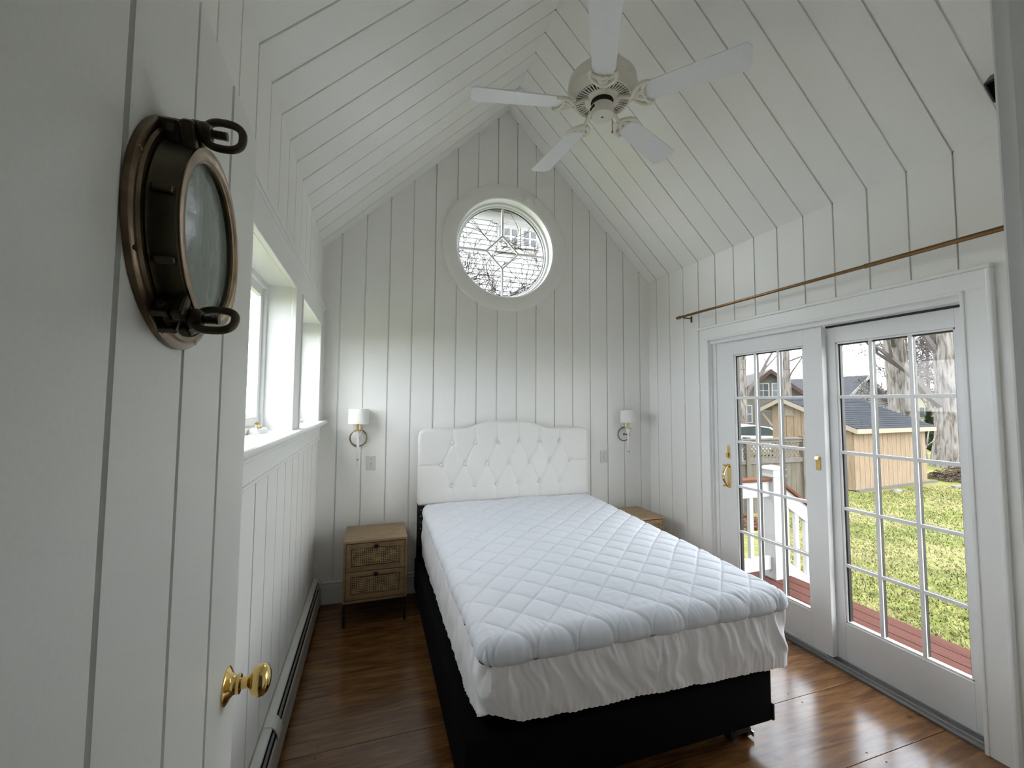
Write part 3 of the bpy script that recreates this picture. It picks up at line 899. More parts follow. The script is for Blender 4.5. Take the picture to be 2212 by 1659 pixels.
# ================================================================== BED
# headboard
hb = thing('headboard', (1.166, 3.69, 0), 0, 'white tufted upholstered headboard with arched top standing behind the mattress', 'headboard')
HX = 0.797
YF = -0.075                      # front face in local y
btn = [(-0.509 + 0.2016 * k, 1.252) for k in range(6)] + [(-0.603 + 0.2005 * k, 1.067) for k in range(7)] + [(-0.510 + 0.2008 * k, 0.884) for k in range(6)]
def htop(x):
    a = abs(x)
    if a < 0.16:
        z = 1.438
    elif a < 0.42:
        t = (a - 0.16) / 0.26
        z = 1.438 - 0.062 * (3 * t * t - 2 * t ** 3)
    else:
        z = 1.376
    r = 0.07
    if a > HX - r:
        z -= r - math.sqrt(max(0, r * r - (a - HX + r) ** 2))
    return z
creases = []
T_, M_, B_ = btn[:6], btn[6:13], btn[13:]
for k in range(6):
    creases += [(T_[k], M_[k]), (T_[k], M_[k + 1]), (B_[k], M_[k]), (B_[k], M_[k + 1])]
    creases += [(T_[k], (T_[k][0] + 0.002, 1.5)), (B_[k], (B_[k][0], 0.70))]
creases += [(M_[0], (-0.85, M_[0][1] - 0.003)), (M_[6], (0.85, M_[6][1]))]
def seg_d(p, a, b):
    ax, az = a
    dx, dz = b[0] - ax, b[1] - az
    t = max(0, min(1, ((p[0] - ax) * dx + (p[1] - az) * dz) / (dx * dx + dz * dz)))
    return math.hypot(p[0] - ax - t * dx, p[1] - az - t * dz)
def hfront(u, v):
    x = (2 * u - 1) * HX
    zt = htop(x)
    zb = 0.737
    rb = 0.03
    if abs(x) > HX - rb:
        zb += rb - math.sqrt(max(0, rb * rb - (abs(x) - HX + rb) ** 2))
    z = zb + (zt - zb) * v
    e = min(HX - abs(x), zt - z, z - zb)
    rnd = 0.026
    y = YF
    if e < rnd:
        y += rnd - math.sqrt(max(0, rnd * rnd - (rnd - e) ** 2))
    d1 = min(math.hypot(x - bx, z - bz) for bx, bz in btn)
    y += 0.016 * math.exp(-(d1 / 0.028) ** 2)
    dc = min(seg_d((x, z), a, b) for a, b in creases)
    y += 0.0055 * math.exp(-(dc / 0.0075) ** 2) * min(1, max(0, e / 0.02))
    y += 0.003 * math.exp(-(dc / 0.03) ** 2) * min(1, max(0, e / 0.02))
    return (x, y, z)
mb = MB().grid(hfront, 230, 96)
cush = mb.build('cushion', 'leather_white', hb, smooth=True)
def hback(u, v):
    x = (2 * u - 1) * HX
    zt = htop(x)
    return (x * 0.999, YF + 0.026 + (0.054 if v > 0.5 else 0.0), 0.737 + (zt - 0.737) * 1.0)
# side band and back board
out = []
for i in range(121):
    x = (2 * i / 120 - 1) * HX
    out.append((x * 0.9985, htop(x)))
out += [(HX * 0.9985 - 0.01, 0.738), (-HX * 0.9985 + 0.01, 0.738)]
MB().prism(out, (0, 0, 0), (1, 0, 0), (0, 0, 1), (0, 1, 0), YF + 0.022, -0.004).build('back_board', 'leather_white', hb, smooth=True)
bme = MB().lathe([(0.0, 0.007), (0.006, 0.006), (0.0105, 0.003), (0.012, -0.002), (0.011, -0.006), (0.0, -0.008)], 16, (0, 0, 0), (0, -1, 0)).mesh('button', 'leather_white', True)
for x, z in btn:
    put(bme, 'button', cush, (x, YF + 0.0105, z))
for sx in (-1, 1):
    lg = MB().box(sx * 0.765 - 0.03, sx * 0.765 + 0.03, -0.048, -0.020, 0.0, 0.80).build('leg', 'black_metal', hb, bevel=0.002)
    for z in (0.55, 0.60, 0.65, 0.70):
        MB().lathe([(0, 0.0006), (0.004, 0.0006), (0.004, 0)], 10, (sx * 0.765 - sx * 0.0, -0.048, z), (0, -1, 0)).build('bolt_hole', 'chrome', lg)

# box spring on a caster frame
bs = thing('box_spring', (1.0825, 2.56, 0.125), 0, 'black fabric box spring under the white mattress', 'box spring')
bx, by = 0.7375, 0.99
def bsp():
    mb = MB()
    r = 0.03
    def outl(k):
        pts = []
        for cx, cy, a0 in ((bx - r, by - r, 0), (-bx + r, by - r, 90), (-bx + r, -by + r, 180), (bx - r, -by + r, 270)):
            for i in range(6):
                t = R(a0 + 18 * i)
                pts.append((cx + (r - k) * math.cos(t), cy + (r - k) * math.sin(t)))
        return pts
    lv = [(0.006, 0.0), (0.0, 0.006), (0.0, 0.222), (0.008, 0.232)]
    rings = [[(x, y, z) for x, y in outl(k)] for k, z in lv]
    n = len(rings[0])
    vs = [p for r_ in rings for p in r_]
    fs = []
    for a in range(len(rings) - 1):
        for i in range(n):
            fs.append((a * n + i, a * n + (i + 1) % n, (a + 1) * n + (i + 1) % n, (a + 1) * n + i))
    fs.append(tuple(reversed(range(n))))
    fs.append(tuple((len(rings) - 1) * n + i for i in range(n)))
    return mb.add(vs, fs)
bsp().build('body', 'black_cloth', bs, smooth=True)
mb = MB()
for sx in (-1, 1):
    for sy in (-1, 1):
        cx, cy = sx * (bx - 0.012), sy * (by - 0.012)
        MB().box(min(cx, cx + sx * 0.0135), max(cx, cx + sx * 0.0135), min(cy + sy * 0.0135, cy - sy * 0.045), max(cy + sy * 0.0135, cy - sy * 0.045), -0.001, 0.075).build('corner_guard', 'black_plastic', bs, bevel=0.004)
fm = thing('bed_frame', (1.0825, 2.56, 0), 0, 'black metal bed frame with casters under the box spring', 'bed frame')
for sx in (-1, 1):
    MB().box(sx * 0.70 - 0.018, sx * 0.70 + 0.018, -0.93, 0.93, 0.112, 0.124).build('side_rail', 'black_metal', fm)
for y in (-0.87, 0.0, 0.87):
    MB().box(-0.70, 0.70, y - 0.015, y + 0.015, 0.098, 0.112).build('cross_rail', 'black_metal', fm)
for sx, y in ((0.62, -0.885), (-0.62, -0.885), (0.62, 0.87), (-0.62, 0.87)):
    c = thing('caster', (sx, y, 0))
    c.parent = fm
    MB().tube([(0, 0, 0.055), (0, 0, 0.10)], 0.022, 16).box(-0.048, 0.048, -0.030, 0.030, 0.036, 0.085).build('stem', 'black_plastic', c, bevel=0.004)
    for dx in (-0.046, 0.046):
        MB().lathe([(0, -0.016), (0.028, -0.016), (0.033, -0.011), (0.033, 0.011), (0.028, 0.016), (0, 0.016)], 24, (dx, 0.004, 0.0332), (1, 0, 0.0)).build('wheel', 'black_plastic', c, smooth=True)
    MB().box(0.062, 0.068, -0.034, -0.004, 0.012, 0.034).build('brake_tab', 'chrome', c, bevel=0.001)

# mattress with quilted protector
MX, MY, HXm, HYm = 1.170, 2.572, 0.776, 1.022
mt = thing('mattress', (MX, MY, 0.357), 0, 'thick mattress in a white quilted protector on the black box spring', 'mattress')
Z0 = 0.357
RCN = 0.068
def rr(x, y, hx, hy, rc):
    ax, ay = abs(x), abs(y)
    dx, dy = ax - (hx - rc), ay - (hy - rc)
    if dx > 0 and dy > 0:
        m = max(dx, dy)
        l = math.hypot(dx, dy)
        k = m / l
        ax, ay = hx - rc + dx * k, hy - rc + dy * k
    return math.copysign(ax, x), math.copysign(ay, y)
def top_z(x, y):
    f = (y + HYm) / (2 * HYm)            # 0 foot, 1 head
    return 0.708 + 0.060 * f + 0.036 * (1 - (x / HXm) ** 2) * (1 - abs(y / HYm) ** 4) - Z0
PQ = 0.18
def quilt(x, y):
    wob = 0.010 * noise.noise(Vector((x * 2.2, y * 2.2, 3.1)))
    u = (x + y + wob) / PQ
    v = (x - y + 0.06 - wob) / PQ
    a, b = abs(math.sin(math.pi * u)), abs(math.sin(math.pi * v))
    du = abs(u - round(u)) * PQ * 0.7071
    dv = abs(v - round(v)) * PQ * 0.7071
    st_ = math.exp(-(du / 0.0045) ** 2) + math.exp(-(dv / 0.0045) ** 2)
    return (a * b) ** 0.32, st_, 0
def pad(u, v):
    # finer spacing towards the edges
    x = (2 * u - 1) * HXm
    y = (2 * v - 1) * HYm
    d = min(HXm - abs(x), HYm - abs(y))
    X, Y = rr(x, y, HXm, HYm, RCN)
    re, he = 0.062, 0.066
    q_, su, sv = quilt(x * 1.02, y * 1.02)
    z = top_z(X, Y)
    k = max(0.0, 1 - d / re)
    z -= he * (1 - math.sqrt(max(0, 1 - k * k)))
    amp = 0.0085
    w1_ = noise.noise(Vector((x * 34 + 5 * y, y * 9 - 3 * x, 0.3)))
    w2_ = noise.noise(Vector((x * 7, y * 42, 7.7)))
    far = max(0, 1 - (y + HYm) / 1.3)
    ed = math.exp(-d / 0.10)
    disp = amp * q_ - 0.006 - 0.0034 * min(1.2, su)
    disp += 0.0020 * w1_ * (0.2 + ed) + 0.0048 * w2_ * q_ * (0.12 + far * 0.7) * max(0, 0.3 + 1.4 * noise.noise(Vector((x * 4, y * 4, 6.0))))
    # gathers at the edge
    s_ = x if HYm - abs(y) < HXm - abs(x) else y
    disp += 0.0065 * ed * noise.noise(Vector((s_ * 60 + d * 25, d * 5, 1.0))) * max(0, 0.45 + noise.noise(Vector((s_ * 8, d * 6, 2.0)))) * min(1, d / 0.01)
    disp += 0.006 * noise.noise(Vector((x * 3.1, y * 3.1, 9.0)))
    nx = math.copysign(1, x) if HXm - abs(x) <= HYm - abs(y) else 0
    ny = math.copysign(1, y) if HYm - abs(y) < HXm - abs(x) else 0
    kk = min(1, k) ** 1.5
    return (X + nx * disp * kk, Y + ny * disp * kk, z + disp * (1 - kk))
NU, NV = 290, 384
mb = MB().grid(pad, NU, NV)
# roll the edge under
ring = [i for i in range(NU + 1)] + [(NU + 1) * j + NU for j in range(1, NV + 1)] + [(NU + 1) * NV + i for i in range(NU - 1, -1, -1)] + [(NU + 1) * j for j in range(NV - 1, 0, -1)]
prev = ring
for ins, dz in ((0.004, 0.016), (0.012, 0.028), (0.024, 0.032)):
    cur = []
    for r_ in ring:
        x, y, z = mb.v[r_]
        X, Y = x * (1 - ins / HXm), y * (1 - ins / HYm)
        mb.v.append((X, Y, z - dz))
        cur.append(len(mb.v) - 1)
    n = len(ring)
    for i in range(n):
        j = (i + 1) % n
        mb.f.append((prev[i], cur[i], cur[j], prev[j]))
    prev = cur
mb.build('quilted_top', 'quilt_cloth', mt, smooth=True)
# skirt of the protector
hx, hy = HXm - 0.016, HYm - 0.016
def perim(t):
    """point, outward normal and arc length on the rounded rectangle, t in 0..1, starting middle of the foot edge"""
    r = RCN - 0.01
    a, b = 2 * (hx - r), 2 * (hy - r)
    q_ = math.pi * r / 2
    L = 2 * a + 2 * b + 4 * q_
    s_ = t * L
    segs = [('l', (0, -hy), (1, 0), a / 2), ('c', (hx - r, -hy + r), -90, q_), ('l', (hx, -hy + r), (0, 1), b), ('c', (hx - r, hy - r), 0, q_),
            ('l', (hx - r, hy), (-1, 0), a), ('c', (-hx + r, hy - r), 90, q_), ('l', (-hx, hy - r), (0, -1), b), ('c', (-hx + r, -hy + r), 180, q_), ('l', (-hx + r, -hy), (1, 0), a / 2)]
    k = s_
    for g in segs:
        if k <= g[3] + 1e-9:
            if g[0] == 'l':
                return (g[1][0] + g[2][0] * k, g[1][1] + g[2][1] * k, g[2][1], -g[2][0], s_)
            t_ = R(g[2]) + k / r
            return (g[1][0] + r * math.cos(t_), g[1][1] + r * math.sin(t_), math.cos(t_), math.sin(t_), s_)
        k -= g[3]
    return (0, -hy, 0, -1, s_)
PER = [perim(i / 900) for i in range(900)]
def skirt(u, v):
    i = int(round(u * 900)) % 900
    x, y, nx, ny, s_ = PER[i]
    zt = top_z(x, y) - 0.066 - 0.026
    foot = max(0, -ny)
    crn = 1 if abs(x) > hx - 0.09 and y < -hy + 0.09 else 0
    zb = 0.014 + 0.008 * noise.noise(Vector((x * 5, y * 5, 4.0))) + 0.005 * noise.noise(Vector((x * 19, y * 19, 4.0)))
    if y < -hy + 0.3:
        zb += foot * (0.034 - 0.045 * (x + hx) / (2 * hx)) + 0.05 * math.exp(-((x + hx) / 0.10) ** 2) * max(0, 1 - (y + hy) / 0.25)
    if v < 0.9:
        vv = v / 0.9
        z = zt + (zb - zt) * vv
        ins = 0.0
    else:
        vv = 1.0
        k = (v - 0.9) / 0.1
        z = zb - 0.004 * math.sin(k * math.pi)
        ins = 0.045 * k
    sl = 0.9 * math.sin(s_ * 1.1)
    ph_ = s_ + sl * (1 - vv) * 0.14 + 0.05 * noise.noise(Vector((s_ * 3, vv * 2, 0)))
    w = abs(noise.noise(Vector((ph_ * 12, vv * 0.9, 1.3)))) * 2
    w2 = abs(noise.noise(Vector((ph_ * 38, vv * 1.6, 5.3)))) * 2
    top = math.exp(-vv / 0.25)
    disp = -0.013 * w * (0.35 + 0.65 * math.sin(math.pi * min(1, vv * 0.9 + 0.1))) - 0.008 * w2 * (0.35 + 0.65 * top) + 0.008 * math.sin(math.pi * vv) + 0.008
    disp += 0.004 * math.sin(s_ * 260) * max(0, vv - 0.8) * 3
    return (x + nx * (disp - ins), y + ny * (disp - ins), z)
mb = MB().grid(skirt, 900, 30, True)
mb.build('skirt', 'skirt_cloth', mt, smooth=True)
MB().box(-hx + 0.18, hx - 0.12, -hy + 0.18, hy - 0.10, 0.0015, 0.10).build('core', 'skirt_cloth', mt)

# ================================================================== NIGHTSTANDS
def nightstand():
    e = thing('nightstand')
    w, d_ = 0.222, 0.20                       # half sizes
    z0, z1 = 0.165, 0.600
    MB().box(-w, w, -d_, d_, z1 - 0.018, z1).build('top', 'oak', e, bevel=0.002)
    MB().box(-w, -w + 0.016, -d_, d_, z0, z1 - 0.018).build('side_panel', 'oak_front', e, bevel=0.001)
    MB().box(w - 0.016, w, -d_, d_, z0, z1 - 0.018).build('side_panel', 'oak_front', e, bevel=0.001)
    MB().box(-w + 0.016, w - 0.016, -d_, d_, z0, z0 + 0.016).build('bottom_panel', 'oak_front', e)
    MB().box(-w + 0.016, w - 0.016, d_ - 0.008, d_, z0 + 0.016, z1 - 0.018).build('back_panel', 'oak_front', e)
    MB().box(-w + 0.016, w - 0.016, -d_ + 0.02, -d_ + 0.024, z0 + 0.016, z1 - 0.018).build('inner_shadow_board', 'dark_void', e)
    zz = [z0 + 0.019, (z0 + z1) / 2 - 0.001, z1 - 0.021]
    for k in (0, 1):
        a, b = zz[k] + 0.002, zz[k + 1] - 0.002
        L, T = w - 0.019, 0.034
        dr = MB().box(-L, -L + T, -d_, -d_ + 0.016, a, b).box(L - T, L, -d_, -d_ + 0.016, a, b).box(-L + T, L - T, -d_, -d_ + 0.016, a, a + T).box(-L + T, L - T, -d_, -d_ + 0.016, b - T, b)
        dr = dr.build('drawer', 'oak_front', e, bevel=0.0015)
        MB().box(-L + T, L - T, -d_ + 0.006, -d_ + 0.0065, a + T, b - T).box(-L + T, L - T, -d_ + 0.010, -d_ + 0.014, a + T, b - T).build('panel_backing', 'dark_void', dr)
        MB().box(-L + T + 0.004, L - T - 0.004, -d_ + 0.0035, -d_ + 0.008, a + T + 0.004, b - T - 0.004).build('woven_panel', 'rattan', dr)
        MB().lathe([(0.0, 0.0), (0.006, 0.0), (0.006, 0.010), (0.014, 0.014), (0.0155, 0.019), (0.012, 0.023), (0.0, 0.024)], 20, (0, -d_, b - 0.018), (0, -1, 0)).build('knob', 'black_metal', dr, smooth=True)
    for sx in (-1, 1):
        for sy in (-1, 1):
            MB().box(sx * (w - 0.012) - 0.010, sx * (w - 0.012) + 0.010, sy * (d_ - 0.012) - 0.010, sy * (d_ - 0.012) + 0.010, 0, z0 - 0.018).build('leg', 'black_metal', e, bevel=0.001)
        MB().box(sx * (w - 0.012) - 0.010, sx * (w - 0.012) + 0.010, -d_ + 0.002, d_ - 0.002, z0 - 0.018, z0).build('leg_rail', 'black_metal', e, bevel=0.001)
    for sy in (-1, 1):
        MB().box(-w + 0.022, w - 0.022, sy * (d_ - 0.012) - 0.008, sy * (d_ - 0.012) + 0.008, z0 - 0.016, z0).build('leg_rail', 'black_metal', e, bevel=0.001)
    return e
ns = nightstand()
ns.location = (0.046, 3.492, 0)
tag(ns, 'oak nightstand with two woven drawers to the left of the bed, fully in view', 'nightstand', 'matching oak nightstands')
n2 = copy_tree(ns)
n2.location = (2.262, 3.396, 0)
n2['label'] = 'oak nightstand half hidden behind the right side of the bed'

# ================================================================== WALL LAMPS
def sconce():
    e = thing('wall_lamp')
    yo = -0.09
    MB().lathe([(0, 0.0), (0.060, 0.0), (0.060, 0.008), (0.056, 0.011), (0, 0.011)], 40, (0, 0, 0), NN).build('back_plate', 'sconce_white', e, smooth=True)
    MB().tube([(0.067 * math.cos(2 * math.pi * i / 48), -0.012, 0.067 * math.sin(2 * math.pi * i / 48)) for i in range(48)], 0.0042, 8, closed=True).build('brass_ring', 'antique_brass', e, smooth=True)
    MB().tube([(0, -0.011, 0), (0, yo, 0)], 0.0055, 10).lathe([(0, -0.011), (0.007, -0.009), (0.0105, 0), (0.007, 0.009), (0, 0.011)], 16, (0, yo, 0)).lathe([(0, 0), (0.013, 0.001), (0.013, 0.006), (0, 0.008)], 16, (0, -0.011, 0), NN).build('arm', 'antique_brass', e, smooth=True)
    MB().lathe([(0.0, -0.222), (0.0045, -0.220), (0.0055, -0.172), (0.0085, -0.168), (0.0095, -0.10), (0.0105, -0.012), (0.0105, 0.012), (0.018, 0.028), (0.030, 0.064), (0.0, 0.066)], 24, (0, yo, 0)).build('stem', 'sconce_white', e, smooth=True)
    MB().lathe([(0.0, -0.170), (0.0105, -0.170), (0.0105, -0.164), (0, -0.164)], 16, (0, yo, 0)).build('stem_ring', 'antique_brass', e, smooth=True)
    MB().lathe([(0.0, 0.064), (0.040, 0.066), (0.041, 0.069), (0.012, 0.071), (0.0, 0.071)], 28, (0, yo, 0)).build('drip_dish', 'brass', e, smooth=True)
    MB().lathe([(0.0, 0.070), (0.0125, 0.070), (0.0125, 0.145), (0.0, 0.145)], 20, (0, yo, 0)).build('candle_sleeve', 'brass', e, smooth=True)
    MB().lathe([(0.0790, 0.122), (0.0805, 0.122), (0.0775, 0.240), (0.0760, 0.240), (0.0790, 0.122)], 48, (0, yo, 0)).build('shade', 'shade_linen', e, smooth=True)
    MB().lathe([(0.0800, 0.121), (0.0815, 0.121), (0.0810, 0.131), (0.0797, 0.131), (0.0800, 0.121)], 48, (0, yo, 0)).build('shade_trim', 'shade_linen', e, smooth=True)
    MB().lathe([(0.0770, 0.231), (0.0785, 0.231), (0.0782, 0.241), (0.0765, 0.241), (0.0770, 0.231)], 48, (0, yo, 0)).build('shade_trim', 'shade_linen', e, smooth=True)
    MB().lathe([(0, 0.145), (0.010, 0.146), (0.016, 0.165), (0.017, 0.18), (0.010, 0.198), (0, 0.203)], 20, (0, yo, 0)).build('bulb', 'sconce_white', e, smooth=True)
    sp = MB()
    for k in range(3):
        t = 2 * math.pi * k / 3
        sp.tube([(0, yo, 0.150), (0.077 * math.cos(t), yo + 0.077 * math.sin(t), 0.150)], 0.0015, 6)
    sp.build('shade_spider', 'antique_brass', e)
    return e
l1 = sconce()
l1.location = (-0.108, D, 1.305)
tag(l1, 'white and brass wall lamp with linen shade above the left nightstand', 'wall lamp', 'pair of wall lamps')
l2 = copy_tree(l1)
l2.location = (2.416, D, 1.292)
l2['label'] = 'white and brass wall lamp with linen shade near the right corner'

def switch_plate():
    e = thing('light_switch')
    MB().box(-0.0375, 0.0375, -0.006, 0.0, -0.059, 0.059).build('plate', 'plate_plastic', e, bevel=0.003)
    MB().box(-0.006, 0.006, -0.0065, -0.004, -0.0125, 0.0125).build('slot', 'heater_front', e)
    MB().hexa([(-0.0045, -0.006, -0.010), (0.0045, -0.006, -0.010), (0.0045, -0.006, 0.010), (-0.0045, -0.006, 0.010), (-0.004, -0.016, 0.002), (0.004, -0.016, 0.002), (0.004, -0.014, 0.009), (-0.004, -0.014, 0.009)]).build('toggle', 'sconce_white', e)
    for z in (-0.030, 0.030):
        MB().lathe([(0, 0.0015), (0.003, 0.0012), (0.0036, 0.0)], 10, (0, -0.006, z), NN).build('screw', 'heater_front', e)
    return e
s1 = switch_plate()
s1.location = (-0.006, D, 1.095)
tag(s1, 'white toggle light switch beside the left wall lamp', 'light switch', 'pair of light switches')
s2 = copy_tree(s1)
s2.location = (2.187, D, 1.073)
s2['label'] = 'white toggle light switch to the right of the headboard'

# ================================================================== CEILING FAN
fan = thing('ceiling_fan', (1.172, 1.985, 3.24), 0, 'cream ceiling fan with five white blades hanging from the ridge', 'ceiling fan')
MB().tube([(0, 0, 0.20), (0, 0, 1.10)], 0.013, 16).build('down_rod', 'fan_cream', fan, smooth=True)
MB().lathe([(0.0, 1.02), (0.03, 1.02), (0.065, 1.05), (0.072, 1.10), (0.0, 1.115)], 32).build('canopy', 'fan_cream', fan, smooth=True)
MB().lathe([(0.0, 0.215), (0.05, 0.21), (0.11, 0.195), (0.165, 0.175), (0.186, 0.150), (0.190, 0.125), (0.190, 0.090), (0.186, 0.078), (0.172, 0.060), (0.160, 0.048), (0.157, 0.045), (0.0, 0.060)], 56).build('motor_housing', 'fan_cream', fan, smooth=True)
vent = MB().lathe([(0.060, 0.046), (0.152, 0.046), (0.152, 0.050), (0.060, 0.050), (0.060, 0.046)], 48).build('vent_backing', 'dark_void', fan)
ring_p = MB().lathe([(0.146, 0.044), (0.158, 0.042), (0.160, 0.046), (0.146, 0.048), (0.146, 0.044)], 56).lathe([(0.136, 0.042), (0.139, 0.042), (0.139, 0.046), (0.136, 0.046), (0.136, 0.042)], 56).lathe([(0.062, 0.034), (0.095, 0.040), (0.095, 0.046), (0.062, 0.044), (0.062, 0.034)], 48)
ring_p.build('vent_ring', 'fan_cream', fan, smooth=True)
sl_me = MB().box(0.092, 0.150, -0.0028, 0.0028, 0.0405, 0.047).mesh('vent_slat', 'fan_cream')
for k in range(48):
    put(sl_me, 'vent_slat', fan, None, (0, 0, 2 * math.pi * k / 48))
MB().lathe([(0.0, 0.045), (0.058, 0.045), (0.050, 0.020), (0.030, 0.010), (0.0, 0.010)], 32).build('hub', 'black_plastic', fan, smooth=True)
MB().lathe([(0.0, 0.012), (0.050, 0.012), (0.060, 0.008), (0.062, 0.0), (0.062, -0.042), (0.059, -0.050), (0.050, -0.053), (0.006, -0.053), (0.006, -0.048), (0.0, -0.048)], 40).build('switch_housing', 'fan_cream', fan, smooth=True)
MB().lathe([(0.0, -0.0485), (0.006, -0.0485), (0.006, -0.0535), (0.0, -0.0535)], 14).build('finial_hole', 'dark_void', fan)
MB().box(-0.066, -0.058, -0.020, 0.020, -0.018, -0.006).build('reverse_switch_slot', 'dark_void', fan)
MB().tube([(0.068, 0.014, -0.01), (0.071, 0.014, -0.02), (0.071, 0.014, -0.105)], 0.0022, 6).lathe([(0, -0.124), (0.004, -0.12), (0.0045, -0.11), (0.002, -0.104), (0, -0.104)], 10, (0.071, 0.014, 0)).build('pull_chain', 'antique_brass', fan)
# one blade arm: ornate bracket in a plane, and one blade, both along +x
def bracket_mesh():
    mb = MB()
    z = 0.0
    mb.tube([(0.085, 0, 0.040), (0.105, 0, 0.034), (0.135, 0, 0.020), (0.160, 0, 0.006), (0.178, 0, 0.0)], [0.013, 0.012, 0.010, 0.009, 0.010], 10)
    outer = [(0.165, -0.006), (0.180, -0.030), (0.200, -0.052), (0.226, -0.066), (0.252, -0.068), (0.270, -0.060)]
    for sg in (1, -1):
        mb.tube([(x, sg * y, z) for x, y in outer], [0.011, 0.011, 0.011, 0.011, 0.010, 0.008], 8)
        inner = [(0.252, -0.066), (0.235, -0.050), (0.226, -0.034), (0.228, -0.020), (0.222, -0.008), (0.220, 0.0)]
        mb.tube([(x, sg * y, z + 0.001) for x, y in inner], [0.0085] * 6, 8)
        mb.tube([(0.178, sg * -0.004, z), (0.200, sg * -0.020, z), (0.228, sg * -0.026, z)], [0.008, 0.007, 0.007], 8)
        mb.tube([(0.178, 0, z), (0.200, sg * 0.008, z), (0.222, sg * 0.010, z)], [0.008, 0.006, 0.006], 8)
    return mb.mesh('blade_bracket', 'fan_cream', True)
def blade_mesh():
    prof = []
    r0, r1 = 0.205, 0.727
    n = 24
    hw = lambda t: 0.056 + 0.020 * t
    top, bot = [], []
    for i in range(n + 1):
        t = i / n
        x = r0 + (r1 - r0) * t
        h = hw(t)
        cr = 0.026
        if x > r1 - cr:
            h -= cr - math.sqrt(max(0, cr * cr - (x - r1 + cr) ** 2))
        if x < r0 + cr:
            h -= cr - math.sqrt(max(0, cr * cr - (r0 + cr - x) ** 2))
        top.append((x, h))
        bot.append((x, -h))
    pl = top + bot[::-1]
    return MB().prism(pl, (0, 0, 0), (1, 0, 0), (0, 1, 0), (0, 0, 1), 0.008, 0.014).mesh('blade', 'fan_blade')
bk, bl = bracket_mesh(), blade_mesh()
for k in range(5):
    a = R(24.8 + 72 * k)
    arm = thing('blade_arm', (0, 0, 0))
    arm.parent = fan
    arm.rotation_euler = (0, 0, a)
    put(bk, 'blade_bracket', arm, None, (R(-12), 0, 0))
    put(bl, 'blade', arm, None, (R(-12), 0, 0))

# ================================================================== CURTAIN ROD
rod = thing('curtain_rod', (XR, 2.1, 2.392), 0, 'bronze telescoping curtain rod mounted above the patio door', 'curtain rod')
MB().tube([(-0.08, 1.075, 0), (-0.08, -0.484, 0)], 0.0105, 16).build('inner_tube', 'rod_bronze', rod, smooth=True)
MB().tube([(-0.08, -0.484, 0), (-0.08, -1.18, 0)], 0.0125, 16).lathe([(0.0105, 0), (0.0140, 0.002), (0.0140, 0.010), (0.0105, 0.012), (0.0105, 0)], 16, (-0.08, -0.49, 0), (0, 1, 0)).build('outer_tube', 'rod_bronze', rod, smooth=True)
MB().lathe([(0, 0), (0.0125, 0), (0.0140, 0.006), (0.0140, 0.018), (0.0115, 0.020), (0.0115, 0.026), (0.014, 0.030), (0.014, 0.044), (0.011, 0.050), (0, 0.051)], 18, (-0.08, 1.045, 0), (0, 1, 0)).build('end_cap', 'rod_bronze', rod, smooth=True)
for y in (0.995, -1.12):
    MB().box(-0.004, 0.0, y - 0.010, y + 0.010, -0.052, 0.004).box(-0.086, -0.002, y - 0.005, y + 0.005, -0.022, -0.013).box(-0.092, -0.068, y - 0.005, y + 0.005, -0.0215, -0.0108).build('bracket', 'rod_bronze', rod, bevel=0.001)

# small dark fixture at the eave, cut by the door jamb
bxd = thing('black_fixture', (2.56, 0.93, 3.005), 0, 'small black box fixed high on the right ceiling slope beside the door jamb', 'fixture')
bxd.rotation_euler = (0, math.atan2(ZR - ZE, XR - XRG), 0)
MB().box(-0.05, 0.05, -0.095, 0.095, -0.075, 0.0).build('cabinet', 'black_plastic', bxd, bevel=0.006)
MB().box(-0.042, 0.042, -0.085, 0.085, -0.082, -0.075).build('grille', 'black_cloth', bxd, bevel=0.003)

# ================================================================== BASEBOARD HEATER
ht = thing('baseboard_heater', (XL, 2.48, 0), 0, 'grey metal baseboard heater along the left wall below the windows', 'heater')
ya, yb = -1.18, 1.205
MB().box(0.0, 0.006, ya, yb, 0.015, 0.226).build('back_plate', 'heater_front', ht)
def strip(name, pts, mat, y0=ya, y1=yb):
    n = len(pts)
    return MB().prism(pts, (0, 0, 0), (1, 0, 0), (0, 0, 1), (0, 1, 0), y0, y1).build(name, mat, ht, bevel=0.0008)
strip('top_cover', [(0.004, 0.222), (0.036, 0.216), (0.040, 0.212), (0.040, 0.206), (0.038, 0.206), (0.037, 0.211), (0.035, 0.2135), (0.004, 0.2195)], 'heater_enamel', ya + 0.02, yb - 0.02)
strip('damper', [(0.044, 0.196), (0.052, 0.186), (0.053, 0.187), (0.045, 0.1975)], 'track_rail', ya + 0.02, yb - 0.02)
strip('front_panel', [(0.056, 0.172), (0.062, 0.165), (0.064, 0.150), (0.064, 0.050), (0.060, 0.035), (0.058, 0.036), (0.062, 0.051), (0.062, 0.149), (0.060, 0.163), (0.055, 0.170)], 'heater_front', ya + 0.01, yb - 0.01)
MB().box(0.006, 0.052, ya + 0.03, yb - 0.03, 0.045, 0.16).build('fin_element', 'dark_void', ht)
def capm(name, y0, y1):
    pts = [(0.002, 0.224), (0.038, 0.2185), (0.052, 0.205), (0.062, 0.185), (0.0655, 0.160), (0.0655, 0.020), (0.002, 0.020)]
    MB().prism(pts, (0, 0, 0), (1, 0, 0), (0, 0, 1), (0, 1, 0), y0, y1).build(name, 'heater_enamel', ht, bevel=0.003)
capm('end_cap', yb - 0.062, yb)
capm('end_cap', ya, ya + 0.062)
